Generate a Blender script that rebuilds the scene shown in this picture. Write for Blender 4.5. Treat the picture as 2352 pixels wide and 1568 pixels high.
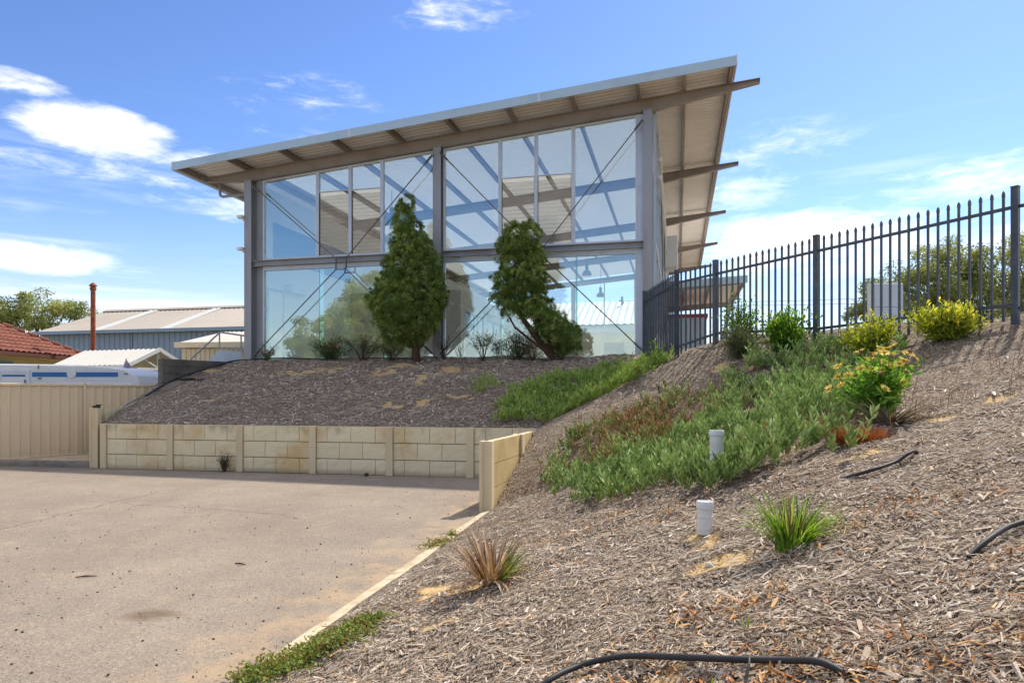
import bpy, math, random
import numpy as np
from mathutils import Vector, Matrix, noise as mnoise

for o in list(bpy.data.objects): bpy.data.objects.remove(o)
S = bpy.context.scene
COL = S.collection
R = math.radians
rng = np.random.default_rng(7)
random.seed(7)

# ------------------------------------------------------------------ camera
cam = bpy.data.cameras.new('camera'); cam_o = bpy.data.objects.new('camera', cam); COL.objects.link(cam_o)
cam_o.location = (0, 0, 1.6); cam_o.rotation_euler = (R(90), 0, 0)
cam.sensor_width = 36; cam.lens = 36*1590/2352; cam.shift_y = 121/2352
cam.clip_start = .05; cam.clip_end = 3000
S.camera = cam_o

# ------------------------------------------------------------------ light
SUN_AZ, SUN_EL = 40.0, 52.0       # to the right of straight ahead, above the horizon
sun = bpy.data.lights.new('sun', 'SUN'); sun.energy = 2.0; sun.angle = R(1.2); sun.color = (1, .925, .80)
sun_o = bpy.data.objects.new('sun', sun); COL.objects.link(sun_o)
sd = Vector((math.sin(R(SUN_AZ))*math.cos(R(SUN_EL)), math.cos(R(SUN_AZ))*math.cos(R(SUN_EL)), math.sin(R(SUN_EL))))
sun_o.rotation_euler = sd.to_track_quat('Z', 'Y').to_euler(); sun_o.location = (0, 0, 60)

S.render.engine = 'CYCLES'
S.view_settings.view_transform = 'Standard'; S.view_settings.look = 'None'
S.view_settings.exposure = 1.50; S.view_settings.gamma = 1; S.view_settings.use_curve_mapping = False
S.cycles.use_denoising = True
try: S.cycles.denoiser = 'OPENIMAGEDENOISE'
except Exception: pass
S.cycles.max_bounces = 8; S.cycles.diffuse_bounces = 4; S.cycles.glossy_bounces = 4
S.cycles.transparent_max_bounces = 24; S.cycles.transmission_bounces = 4
S.cycles.caustics_reflective = False; S.cycles.caustics_refractive = False
S.cycles.sample_clamp_indirect = 4

W = bpy.data.worlds.new('World'); S.world = W; W.use_nodes = True
NT = W.node_tree; NT.nodes.clear()

class G:
    "small node-graph helper: every call returns a socket"
    def __init__(s, nt): s.nt = nt
    def n(s, t, **k):
        x = s.nt.nodes.new(t)
        for a, b in k.items(): setattr(x, a, b)
        return x
    def put(s, node, i, v):
        if v is None: return
        sock = node.inputs[i]
        if isinstance(v, bpy.types.NodeSocket): s.nt.links.new(v, sock)
        else: sock.default_value = v
    def m(s, op, a, b=None, c=None, clamp=False):
        x = s.n('ShaderNodeMath', operation=op, use_clamp=clamp)
        for i, v in enumerate((a, b, c)): s.put(x, i, v)
        return x.outputs[0]
    def vm(s, op, a, b=None):
        x = s.n('ShaderNodeVectorMath', operation=op); s.put(x, 0, a); s.put(x, 1, b); return x.outputs[0]
    def sep(s, v):
        x = s.n('ShaderNodeSeparateXYZ'); s.put(x, 0, v); return x.outputs
    def comb(s, a, b, c):
        x = s.n('ShaderNodeCombineXYZ')
        for i, v in enumerate((a, b, c)): s.put(x, i, v)
        return x.outputs[0]
    def noise(s, v, scale, detail=4, rough=.55, dist=0, out=0):
        x = s.n('ShaderNodeTexNoise'); s.put(x, 'Vector', v); s.put(x, 'Scale', scale); s.put(x, 'Detail', detail)
        s.put(x, 'Roughness', rough); s.put(x, 'Distortion', dist); return x.outputs[out]
    def voro(s, v, scale, rand=1., out='Distance', feature='F1'):
        x = s.n('ShaderNodeTexVoronoi', feature=feature); s.put(x, 'Vector', v); s.put(x, 'Scale', scale); s.put(x, 'Randomness', rand); return x.outputs[out]
    def ramp(s, f, stops, interp='LINEAR'):
        x = s.n('ShaderNodeValToRGB'); x.color_ramp.interpolation = interp
        e = x.color_ramp.elements
        while len(e) < len(stops): e.new(.5)
        for el, (p, c) in zip(e, stops):
            el.position = p; el.color = (c, c, c, 1) if isinstance(c, (int, float)) else (*c[:3], 1)
        s.put(x, 0, f); return x.outputs[0]
    def mix(s, f, a, b, mode='MIX'):
        x = s.n('ShaderNodeMix', data_type='RGBA', blend_type=mode); s.put(x, 0, f)
        for i, v in ((6, a), (7, b)):
            if isinstance(v, (tuple, list)) and len(v) == 3: v = (*v, 1)
            s.put(x, i, v)
        return x.outputs[2]
    def smooth(s, v, a, b):
        x = s.n('ShaderNodeMapRange', interpolation_type='SMOOTHSTEP'); s.put(x, 0, v); s.put(x, 1, a); s.put(x, 2, b); return x.outputs[0]
    def scale(s, v, xyz):
        return s.vm('MULTIPLY', v, xyz)

g = G(NT)
sky = g.n('ShaderNodeTexSky', sky_type='NISHITA', sun_disc=False, sun_elevation=R(SUN_EL), sun_rotation=R(SUN_AZ),
          air_density=1.0, dust_density=.3, ozone_density=3.0, altitude=20)
tc = g.n('ShaderNodeTexCoord')
dv = g.vm('NORMALIZE', tc.outputs['Generated'])
dx, dy, dz = g.sep(dv)
az = g.m('MULTIPLY', g.m('ARCTAN2', dx, dy), 57.2958)
el = g.m('MULTIPLY', g.m('ARCSINE', dz), 57.2958)
# cloud banks by compass direction and height in degrees: (azimuth, height, half width, half height, weight)
banks = [(-31.0, 18.1, 4.4, 1.45, 1.3), (-32.0, 15.5, 8.0, .8, .62), (-35.6, 20.1, 2.6, .7, .72), (-25.5, 16.8, 5, 1.3, .45), (-17, 19.6, 3.5, .9, .42),
         (-34.6, 9.2, 4.4, .95, 1.05), (-22, 14.0, 6, .9, .50), (-5, 28.8, 6.5, 1.3, .33), (-18, 22.3, 7, 1.6, .33),
         (34, 14.5, 9.0, 1.5, .72), (24.0, 11.4, 7.5, 2.6, .92), (19.5, 15.4, 4, 1.4, .55), (21, 18.3, 6, 2.0, .36), (40, 10, 9, 1.6, .6),
         (-25, 5.8, 8, 1.0, .75), (-70, 16, 14, 4, .95), (75, 18, 16, 4, .95), (110, 30, 14, 6, .9), (140, 15, 22, 5, .95), (165, 34, 18, 7, .9), (-100, 40, 15, 8, .95), (-88, 14, 9, 3, .8), (100, 55, 30, 8, .9), (175, 58, 40, 9, .9), (-150, 4, 20, 1.6, .7)]  # banks outside the view are added as soft fill light
acc = None
for a0, e0, wa, we, wt in banks:
    da = g.m('WRAP', g.m('SUBTRACT', az, a0), 180., -180.)
    q = g.m('ADD', g.m('POWER', g.m('ABSOLUTE', g.m('DIVIDE', da, wa)), 2.), g.m('POWER', g.m('ABSOLUTE', g.m('DIVIDE', g.m('SUBTRACT', el, e0), we)), 2.))
    b = g.m('MULTIPLY', g.m('SUBTRACT', 1.0, g.m('MULTIPLY', q, .5)), wt)
    b = g.m('MAXIMUM', b, 0.)
    acc = b if acc is None else g.m('MAXIMUM', acc, b)
pv = g.comb(g.m('MULTIPLY', az, .09), g.m('MULTIPLY', el, .24), 0.)
n1 = g.noise(pv, 1.0, 9, .62, .35)
n2 = g.noise(g.comb(g.m('MULTIPLY', az, .35), g.m('MULTIPLY', el, 1.25), 3.1), 1.0, 8, .65, .6)
nn = g.m('ADD', g.m('MULTIPLY', n1, .6), g.m('MULTIPLY', n2, .4))
dens = g.m('ADD', g.m('MULTIPLY', acc, .62), g.m('MULTIPLY', g.m('SUBTRACT', nn, .5), 1.9))
cover = g.m('MULTIPLY', g.smooth(dens, .10, .78), g.smooth(acc, .02, .28))
streak = g.smooth(g.noise(g.comb(g.m('MULTIPLY', az, .05), g.m('MULTIPLY', el, .55), 7.), 1., 7, .6, .5), .52, .80)
streak = g.m('MULTIPLY', streak, g.smooth(el, 24., 3.))
cover = g.m('MAXIMUM', cover, g.m('MULTIPLY', streak, .55))
dvx = g.noise(g.scale(dv, (2.2, 2.2, 4.0)), 1.7, 8, .62, .3)
aa = g.m('ABSOLUTE', az)
fill_msk = g.m('MAXIMUM', g.smooth(el, 33., 44.), g.m('MULTIPLY', g.smooth(aa, 52., 66.), g.smooth(aa, 128., 112.)))
cover = g.m('MAXIMUM', cover, g.m('MULTIPLY', g.m('MULTIPLY', g.smooth(dvx, .44, .60), fill_msk), g.smooth(el, 1., 8.)))  # broken cloud overhead and to the sides, added for neutral fill light
hz = g.m('POWER', g.smooth(el, 17., -.5), 1.6)
shade = g.ramp(g.m('SUBTRACT', dens, g.m('MULTIPLY', n2, .25)), [(0., 1.), (.75, .9), (1., 1.)])
gm = g.n('ShaderNodeGamma'); g.put(gm, 0, g.scale(sky.outputs[0], (.25, .25, .25))); gm.inputs[1].default_value = 1.28
skc = g.mix(1., gm.outputs[0], (1.48, 1.50, 1.68), 'MULTIPLY')
skc = g.mix(g.m('MULTIPLY', hz, .72), skc, (2.35, 2.42, 2.5))
cl = g.mix(1., (4.1, 4.0, 3.9), shade, 'MULTIPLY')
full = g.mix(g.m('MULTIPLY', cover, .95), skc, cl)
bg = g.n('ShaderNodeBackground'); g.put(bg, 0, full); bg.inputs[1].default_value = .15
wo = g.n('ShaderNodeOutputWorld'); NT.links.new(bg.outputs[0], wo.inputs[0])

# ------------------------------------------------------------------ colour and material helpers
def lin(h):
    h = h.lstrip('#'); v = [int(h[i:i+2], 16)/255 for i in (0, 2, 4)]
    return tuple(x/12.92 if x <= .04045 else ((x+.055)/1.055)**2.4 for x in v)

def new_mat(name):
    m = bpy.data.materials.new(name); m.use_nodes = True; m.node_tree.nodes.clear()
    return m, G(m.node_tree)
def finish(m, gg, shader, disp=None):
    o = gg.n('ShaderNodeOutputMaterial'); m.node_tree.links.new(shader, o.inputs[0])
    return m
def principled(gg, col, rough=.6, metal=0., spec=.4, bump=None, bstr=.3, bdist=.01, **kw):
    p = gg.n('ShaderNodeBsdfPrincipled')
    if isinstance(col, tuple) and len(col) == 3: col = (*col, 1)
    gg.put(p, 'Base Color', col); gg.put(p, 'Roughness', rough); gg.put(p, 'Metallic', metal); gg.put(p, 'Specular IOR Level', spec)
    for k, v in kw.items(): gg.put(p, k, v)
    if bump is not None:
        b = gg.n('ShaderNodeBump'); b.inputs['Strength'].default_value = bstr; b.inputs['Distance'].default_value = bdist
        gg.put(b, 'Height', bump); gg.nt.links.new(b.outputs[0], p.inputs['Normal'])
    return p.outputs[0]
def objco(gg):
    return gg.n('ShaderNodeNewGeometry').outputs['Position']
def orand(gg):
    return gg.n('ShaderNodeObjectInfo').outputs['Random']

def worn(name, col, var=.18, dirt=None, dirt_amt=.35, rough=.55, metal=0., scale=3., fine=40., bstr=.15, spec=.4, orv=.0, streak=False):
    "a surface of one paint or material with blotches, fine grain, dirt and a little relief"
    m, q = new_mat(name); co = objco(q)
    big = q.noise(q.scale(co, (1, 1, .25)) if streak else co, scale, 6, .6)
    fin = q.noise(co, fine, 3, .6)
    d = dirt or tuple(c*.45 for c in col)
    c = q.mix(q.m('MULTIPLY', q.smooth(big, .45, .75), dirt_amt), col, d)
    f = q.m('ADD', 1-var, q.m('MULTIPLY', fin, 2*var))
    if orv: f = q.m('MULTIPLY', f, q.m('ADD', 1-orv, q.m('MULTIPLY', orand(q), 2*orv)))
    c = q.mix(1., c, q.comb(f, f, f), 'MULTIPLY')
    r = q.m('ADD', rough-.1, q.m('MULTIPLY', big, .2))
    return finish(m, q, principled(q, c, r, metal, spec, fin, bstr, .006))

def leafy(name, stops, trans=.35, rough=.55, spec=.25, sunl=1.25):
    "leaves: colour from each leaf's own number, light coming through from behind"
    m, q = new_mat(name)
    at = q.n('ShaderNodeAttribute', attribute_name='rnd').outputs['Fac']
    c = q.ramp(at, stops)
    p = principled(q, c, rough, 0, spec)
    t = q.n('ShaderNodeBsdfTranslucent'); q.put(t, 0, q.mix(1., c, (sunl*1.15, sunl*1.1, sunl*.6), 'MULTIPLY'))
    mx = q.n('ShaderNodeMixShader'); mx.inputs[0].default_value = trans
    q.nt.links.new(p, mx.inputs[1]); q.nt.links.new(t.outputs[0], mx.inputs[2])
    return finish(m, q, mx.outputs[0])
def byrnd(name, stops, rough=.8, spec=.2, interp='LINEAR'):
    m, q = new_mat(name)
    at = q.n('ShaderNodeAttribute', attribute_name='rnd').outputs['Fac']
    c = q.ramp(at, stops, interp)
    gr = q.noise(objco(q), 160, 2)
    c = q.mix(.5, c, q.mix(1., c, q.ramp(gr, [(.3, .45), (.7, 1.5)]), 'MULTIPLY'))
    return finish(m, q, principled(q, c, rough, 0, spec))

# ------------------------------------------------------------------ mesh helpers
class MB:
    def __init__(s): s.v = []; s.f = []
    def add(s, vs, fs):
        o = len(s.v); s.v += [tuple(p) for p in vs]; s.f += [tuple(i+o for i in f) for f in fs]; return s
    def box(s, x0, x1, y0, y1, z0, z1):
        return s.add([(x0,y0,z0),(x1,y0,z0),(x1,y1,z0),(x0,y1,z0),(x0,y0,z1),(x1,y0,z1),(x1,y1,z1),(x0,y1,z1)],
                     [(0,3,2,1),(4,5,6,7),(0,1,5,4),(1,2,6,5),(2,3,7,6),(3,0,4,7)])
    def bar(s, a, b, w, h, up=(0,0,1)):
        "rectangular bar from a to b, w sideways, h along up"
        a, b, up = Vector(a), Vector(b), Vector(up); d = (b-a).normalized()
        x = d.cross(up)
        if x.length < 1e-5: x = d.cross(Vector((1,0,0)))
        x.normalize(); y = x.cross(d)
        c = [(-w/2,-h/2),(w/2,-h/2),(w/2,h/2),(-w/2,h/2)]
        vs = [a+x*i+y*j for i,j in c]+[b+x*i+y*j for i,j in c]
        return s.add(vs, [(0,1,2,3),(7,6,5,4),(0,4,5,1),(1,5,6,2),(2,6,7,3),(3,7,4,0)])
    def tube(s, pts, r, n=8, caps=True):
        pts = [Vector(p) for p in pts]; rs = r if isinstance(r, (list, tuple)) else [r]*len(pts)
        o = len(s.v); px = None
        for i, p in enumerate(pts):
            d = (pts[min(i+1, len(pts)-1)]-pts[max(i-1, 0)]).normalized()
            if px is None:
                px = d.orthogonal().normalized()
            else:
                px = (px-d*px.dot(d)).normalized()
            py = d.cross(px)
            for k in range(n):
                a = 2*math.pi*k/n; s.v.append(tuple(p+(px*math.cos(a)+py*math.sin(a))*rs[i]))
        for i in range(len(pts)-1):
            for k in range(n):
                k2 = (k+1) % n
                s.f.append((o+i*n+k, o+i*n+k2, o+(i+1)*n+k2, o+(i+1)*n+k))
        if caps:
            s.f.append(tuple(o+k for k in reversed(range(n)))); s.f.append(tuple(o+(len(pts)-1)*n+k for k in range(n)))
        return s
    def lathe(s, prof, n=20, c=(0,0,0)):
        o = len(s.v)
        for r, z in prof:
            for k in range(n):
                a = 2*math.pi*k/n; s.v.append((c[0]+r*math.cos(a), c[1]+r*math.sin(a), c[2]+z))
        for i in range(len(prof)-1):
            for k in range(n):
                k2 = (k+1) % n; s.f.append((o+i*n+k, o+i*n+k2, o+(i+1)*n+k2, o+(i+1)*n+k))
        s.f.append(tuple(o+k for k in reversed(range(n)))); s.f.append(tuple(o+(len(prof)-1)*n+k for k in range(n)))
        return s
    def prism(s, poly, a0, a1, axis):
        "closed polygon (2-D) extruded along axis 0/1/2 from a0 to a1; poly holds the other two coordinates in order"
        def mk(p, a):
            l = list(p); l.insert(axis, a); return tuple(l)
        n = len(poly); vs = [mk(p, a0) for p in poly]+[mk(p, a1) for p in poly]
        fs = [tuple(range(n)), tuple(range(2*n-1, n-1, -1))]+[(i, i+n, (i+1) % n+n, (i+1) % n) for i in range(n)]
        return s.add(vs, fs)
    def mesh(s, name, mat, off=(0,0,0)):
        me = bpy.data.meshes.new(name)
        me.from_pydata([(x-off[0], y-off[1], z-off[2]) for x, y, z in s.v], [], s.f); me.update()
        if mat: me.materials.append(mat)
        return me
    def build(s, name, mat, parent=None, smooth=False, loc=None, bevel=0, label=None):
        off = loc if loc is not None else ((0,0,0))
        me = s.mesh(name, mat, off)
        import bmesh
        bm = bmesh.new(); bm.from_mesh(me); bmesh.ops.recalc_face_normals(bm, faces=bm.faces)
        if bevel: bmesh.ops.bevel(bm, geom=[e for e in bm.edges if len(e.link_faces) == 2 and e.calc_face_angle() > .6], offset=bevel, segments=1, affect='EDGES', clamp_overlap=True)
        bm.to_mesh(me); bm.free()
        if smooth:
            me.polygons.foreach_set('use_smooth', [True]*len(me.polygons)); 
            try: me.set_sharp_from_angle(angle=R(40))
            except Exception: pass
        return link(me, name, parent, off, label)
def link(me, name, parent=None, loc=(0,0,0), label=None):
    o = bpy.data.objects.new(name, me); COL.objects.link(o); o.location = loc
    if parent: o.parent = parent
    if label: o['label'] = label
    return o
def empty(name, loc=(0,0,0), rz=0.):
    o = bpy.data.objects.new(name, None); COL.objects.link(o); o.location = loc; o.rotation_euler = (0,0,rz); o.empty_display_size = .2
    return o
def tag(o, label, cat, group=None):
    o['label'] = label; o['category'] = cat
    if group: o['group'] = group
    return o
def kind(o, k, label=None):
    o['kind'] = k
    if label: o['label'] = label
    return o
def thing(name, label, cat, loc=(0,0,0), rz=0., group=None): return tag(empty(name, loc, rz), label, cat, group)

def np_mesh(name, V, F, mat, rnd=None, smooth=False):
    "V (n,3) array, F (m,k) index array"
    V = np.ascontiguousarray(V, dtype=np.float32); F = np.ascontiguousarray(F, dtype=np.int32)
    me = bpy.data.meshes.new(name); k = F.shape[1]
    me.vertices.add(len(V)); me.vertices.foreach_set('co', V.ravel())
    me.loops.add(F.size); me.loops.foreach_set('vertex_index', F.ravel())
    me.polygons.add(len(F)); me.polygons.foreach_set('loop_start', np.arange(0, F.size, k, dtype=np.int32))
    me.update(calc_edges=True)
    if rnd is not None:
        a = me.attributes.new('rnd', 'FLOAT', 'POINT'); a.data.foreach_set('value', np.ascontiguousarray(rnd, dtype=np.float32))
    me.polygons.foreach_set('use_smooth', np.full(len(F), smooth, dtype=bool))
    if mat: me.materials.append(mat)
    return me
def unit(a): return a/np.maximum(np.linalg.norm(a, axis=1, keepdims=True), 1e-9)
def leaf_mesh(name, P, D, L, Wd, mat, rnd, fold=.25, chunky=False, droop=0.):
    "N leaves: folded blades, or fat spindles when chunky"
    N = len(P); D = unit(D); L = np.broadcast_to(L, N)[:, None]; Wd = np.broadcast_to(Wd, N)[:, None]
    rv = unit(rng.normal(size=(N, 3))); Sd = unit(np.cross(D, rv)); Nm = np.cross(Sd, D)
    tip = P+D*L; tip[:, 2] -= droop*L[:, 0]
    mid = P+D*L*.5
    if chunky:
        V = np.stack([P, mid+Sd*Wd*.5, mid+(Nm*.87-Sd*.25)*Wd*.5, mid+(-Nm*.87-Sd*.25)*Wd*.5, tip], 1).reshape(-1, 3)
        f = np.array([[0,2,1],[0,3,2],[0,1,3],[4,1,2],[4,2,3],[4,3,1]]); k = 5
    else:
        V = np.stack([P, mid+Sd*Wd*.5+Nm*Wd*fold, tip, mid-Sd*Wd*.5+Nm*Wd*fold], 1).reshape(-1, 3)
        f = np.array([[0,1,2],[0,2,3]]); k = 4
    F = (np.arange(N)[:, None, None]*k+f[None]).reshape(-1, 3)
    return np_mesh(name, V, F, mat, np.repeat(rnd, k))
def blade_mesh(name, P, az, lean, L, Wd, bend, mat, rnd, seg=4):
    "N strap leaves or grass blades that arch over: 2-D strip of seg pieces with a keel"
    N = len(P); t = np.linspace(0, 1, seg+1)[None, :]
    az = az[:, None]; lean = lean[:, None]; L = L[:, None]; bend = bend[:, None]
    ang = lean+bend*t
    dr = np.cumsum(np.sin(ang), 1)/(seg+1)*L; dz = np.cumsum(np.cos(ang), 1)/(seg+1)*L
    dr -= dr[:, :1]; dz -= dz[:, :1]
    cx = P[:, :1]+np.cos(az)*dr; cy = P[:, 1:2]+np.sin(az)*dr; cz = P[:, 2:3]+dz
    w = Wd[:, None]*np.array([.8, 1., .9, .65, .08] if seg == 4 else list(np.linspace(1, .1, seg+1)))[None, :]/2
    sx, sy = -np.sin(az)*w, np.cos(az)*w
    C = np.stack([np.stack([cx-sx, cy-sy, cz+w*.5], 2), np.stack([cx+0*sx, cy+0*sy, cz], 2), np.stack([cx+sx, cy+sy, cz+w*.5], 2)], 2)
    V = C.reshape(-1, 3); n = (seg+1)*3; fs = []
    for i in range(seg):
        for j in (0, 1): fs.append([i*3+j, i*3+j+1, (i+1)*3+j+1, (i+1)*3+j])
    F = (np.arange(N)[:, None, None]*n+np.array(fs)[None]).reshape(-1, 4)
    return np_mesh(name, V, F, mat, np.repeat(rnd, n))

# ------------------------------------------------------------------ where things stand
TH = math.atan(382/1590)                        # the building is turned this much
OB = Vector((-7.995, 21.4, 0))                  # foot of its front left column
UB = Vector((math.cos(TH), -math.sin(TH), 0)); VB = Vector((math.sin(TH), math.cos(TH), 0))
def bl(u, v, z=0.): return OB+UB*u+VB*v+Vector((0, 0, z))
FL = 2.66                                       # floor of the building
WA = .21; W0 = Vector((-8.87, 15.05, 0))        # front retaining wall: turn and left end
WD = Vector((math.cos(WA), -math.sin(WA), 0)); WN = Vector((math.sin(WA), math.cos(WA), 0))
def terr0(X, Y, plate=2.64):
    "height of the mulch bank without its small lumps; numpy arrays or numbers"
    X = np.asarray(X, float); Y = np.asarray(Y, float)
    Xk = np.where(Y < 9.5, -1.34+(Y-4.63)*.207, -.33+(Y-9.5)*.25)
    d2 = (X-Xk)*.979; d1 = (X+8.87)*WN.x+(Y-15.05)*WN.y
    s = np.interp(Y, [0, 3, 5, 8, 10.3, 13], [.30, .30, .33, .37, .47, .55]); b = np.interp(Y, [9.4, 12], [0, .93])
    h = np.where((d1 > 0) & (d2 > 0), np.maximum(b, .93)+np.hypot(.31*d1, s*np.maximum(d2, 0)),
        np.where(d1 > 0, .93+.31*d1, np.where(d2 > -.02, b+s*d2, -.06+.3*np.maximum(d2, -1))))
    k = .35; t = np.clip(.5+.5*(h-plate)/k, 0, 1)
    return h+(plate-h)*t-k*t*(1-t), d1, d2
def vnoise(X, Y, sc, seed):
    "smooth value noise, vectorised"
    x = X*sc+seed*17.3; y = Y*sc-seed*9.1; xi = np.floor(x).astype(int); yi = np.floor(y).astype(int)
    fx = x-xi; fy = y-yi; fx = fx*fx*(3-2*fx); fy = fy*fy*(3-2*fy)
    def hsh(a, b):
        v = np.sin(a*127.1+b*311.7+seed*74.7)*43758.5453; return v-np.floor(v)
    return (hsh(xi, yi)*(1-fx)+hsh(xi+1, yi)*fx)*(1-fy)+(hsh(xi, yi+1)*(1-fx)+hsh(xi+1, yi+1)*fx)*fy
def terr(X, Y):
    h, d1, d2 = terr0(X, Y)
    ed = np.clip(np.maximum(d1, d2)/.5, 0, 1)
    X = np.asarray(X, float); Y = np.asarray(Y, float)
    return h+ed*((vnoise(X, Y, 1.3, 1)-.5)*.09+(vnoise(X, Y, 3.7, 2)-.5)*.06+(vnoise(X, Y, 9., 3)-.5)*.025)
def tz(x, y): return float(terr(np.array([x]), np.array([y]))[0])
# bare sandy hollows in the mulch: x, y, radius along x, radius along y, tilt
SANDS = [(-3.46,17.98,.45,.28),(-3.1,18.65,.45,.3),(-1.58,17.82,.45,.3),(-2.29,17.1,.16,.45),(-1.96,15.16,.2,.34),(-2.83,15.19,.28,.22),
         (2.25,4.72,.2,.12),(2.5,4.8,.16,.10),(-.52,4.72,.18,.2),(-.33,4.5,.2,.12),(-.43,3.85,.12,.12),(1.02,3.42,.13,.09),(1.18,3.26,.11,.07),
         (.3,2.2,.22,.09),(3.69,5.32,.12,.08),(-5.35,18.64,.6,.22),(-8.3,19.2,.4,.25),(3.2,10.75,.16,.10),(3.25,5.2,.10,.10),(1.13,4.02,.12,.12),
         (-1.2,15.5,.2,.15),(-7.3,16.6,.2,.1),(-5.0,17.6,.2,.1)]
def sandmask(X, Y):
    m = np.zeros_like(np.asarray(X, float))
    wob = (vnoise(X, Y, 4.2, 4)-.5)*2.0+(vnoise(X, Y, 13., 5)-.5)*1.3
    for x, y, rx, ry in SANDS:
        q = np.sqrt(((X-x)/rx)**2+((Y-y)/ry)**2); m = np.maximum(m, np.clip(1.35-q+wob*.9, 0, 1)*(q < 2.3))
    return m

# ------------------------------------------------------------------ setting: ground, asphalt, bank
def mat_asphalt():
    m, q = new_mat('weathered_asphalt'); co = objco(q)
    sp = q.voro(co, 190); sp2 = q.voro(co, 105, out='Color'); sp3 = q.noise(co, 210, 2)
    big = q.noise(co, .55, 6, .6); med = q.noise(co, 3.2, 6, .65)
    base = q.mix(q.smooth(big, .35, .7), lin('#8a7e71'), lin('#988b7b'))
    base = q.mix(q.m('MULTIPLY', q.smooth(med, .5, .72), .55), base, lin('#a8957e'))
    base = q.mix(.85, base, q.mix(1., base, q.ramp(q.sep(sp2)[0], [(0, .52), (.25, .9), (.75, 1.06), (1, 1.5)]), 'MULTIPLY'))
    base = q.mix(q.m('MULTIPLY', q.smooth(sp3, .62, .75), .55), base, lin('#3b322e'))
    track = q.noise(q.scale(co, (.35, .09, 1)), 2.2, 5, .6, .4)
    base = q.mix(q.m('MULTIPLY', q.smooth(track, .48, .68), .30), base, lin('#7d6c60'))
    X, Y, Z = q.sep(co)
    # cracks
    wob = q.m('MULTIPLY', q.m('SUBTRACT', q.noise(co, 1.6, 5, .65), .5), .5)
    def crack(ax, ay, bx, by, w):
        L = math.hypot(bx-ax, by-ay); ux, uy = (bx-ax)/L, (by-ay)/L
        t = q.m('ADD', q.m('MULTIPLY', q.m('SUBTRACT', X, ax), ux), q.m('MULTIPLY', q.m('SUBTRACT', Y, ay), uy))
        d = q.m('ADD', q.m('ADD', q.m('MULTIPLY', q.m('SUBTRACT', X, ax), -uy), q.m('MULTIPLY', q.m('SUBTRACT', Y, ay), ux)), wob)
        on = q.m('MULTIPLY', q.m('GREATER_THAN', t, 0.), q.m('LESS_THAN', t, L))
        return q.m('MULTIPLY', q.smooth(q.m('ABSOLUTE', d), w, w*.3), on)
    ck = q.m('MAXIMUM', crack(-6.1, 8.2, -5.8, 11.35, .028), crack(-5.8, 10.2, -3.0, 9.2, .022))
    base = q.mix(q.m('MULTIPLY', ck, .55), base, lin('#4a423a'))
    st = q.smooth(q.vm('LENGTH', q.scale(q.vm('SUBTRACT', co, (-2.62, 5.02, 0)), (1, 1.6, 1))).node.outputs['Value'], .30, .08)
    base = q.mix(q.m('MULTIPLY', q.m('MULTIPLY', st, q.smooth(med, .35, .55)), .7), base, lin('#66523f'))
    edge_d = q.m('ABSOLUTE', q.m('SUBTRACT', q.m('SUBTRACT', X, -1.34), q.m('MULTIPLY', q.m('SUBTRACT', Y, 4.63), .207)))
    base = q.mix(q.m('MULTIPLY', q.m('MULTIPLY', q.smooth(edge_d, .9, .05), q.smooth(med, .38, .6)), .5), base, lin('#b89c78'))
    hgt = q.m('SUBTRACT', q.m('MULTIPLY', sp, .8), q.m('MULTIPLY', sp3, .5))
    return finish(m, q, principled(q, base, .88, 0, .25, hgt, .55, .006))
M_asph = mat_asphalt()
def mat_ground():
    m, q = new_mat('dry_ground'); co = objco(q)
    n = q.noise(co, .25, 7, .65); f = q.noise(co, 9, 5, .7)
    c = q.mix(q.smooth(n, .35, .65), lin('#8a7a62'), lin('#7b7350'))
    c = q.mix(.5, c, q.mix(1., c, q.ramp(f, [(.3, .5), (.7, 1.4)]), 'MULTIPLY'))
    return finish(m, q, principled(q, c, .95, 0, .1))
gd = MB()
gd.add([(-2000,-2000,-.09),(2000,-2000,-.09),(2000,2000,-.09),(-2000,2000,-.09)], [(0,1,2,3)])
kind(gd.build('ground', mat_ground()), 'structure')
pv_ = MB()
ax0 = W0+WD*9.95
pv_.add([(-30,-25,0),(-2.31-25*.207+.02,-25,0),(-.30,9.65,0),(.62,13.2,0),(ax0.x,ax0.y,0),(W0.x+.02,W0.y+.02,0),(-9.25,15.13,0),(-11.9,15.5,0),(-30,18.3,0)], [tuple(range(9))])
kind(pv_.build('asphalt_driveway', M_asph), 'structure')

M_conc = worn('pale_concrete', lin('#c6b598'), .16, lin('#8f7757'), .8, .85, 0, 5.5, 60, .25, .2)
M_kerbc = worn('grey_kerb_concrete', lin('#8d8478'), .15, lin('#4e463e'), .6, .9, 0, 3, 50, .35, .2)
# concrete edge strip along the foot of the bank: lengths laid end to end
es = empty('edge_strip'); kind(es, 'structure', 'pale concrete edge strip between asphalt and mulch')
p0 = Vector((-1.34-9.63*.207-.02, -5.0, 0)); p1 = Vector((-.36, 9.45, 0)); dd = (p1-p0); Ls = dd.length; dd.normalize(); sn = Vector((dd.y, -dd.x, 0))
cuts = [0, 3.3, 6.2, 8.9, 11.15, 13.0, Ls]
for a, b in zip(cuts, cuts[1:]):
    A = p0+dd*(a+.004); B = p0+dd*(b-.004); k = MB()
    prof = [(-.015, -.05), (-.015, .016), (.0, .022), (.115, .026), (.13, .02), (.13, -.05)]
    vs = [A+sn*s+Vector((0,0,h)) for s, h in prof]+[B+sn*s+Vector((0,0,h)) for s, h in prof]; n = 6
    k.add(vs, [tuple(range(n)), tuple(range(2*n-1, n-1, -1))]+[(i, i+n, (i+1) % n+n, (i+1) % n) for i in range(n)])
    k.build('edging', M_conc, es)

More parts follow.
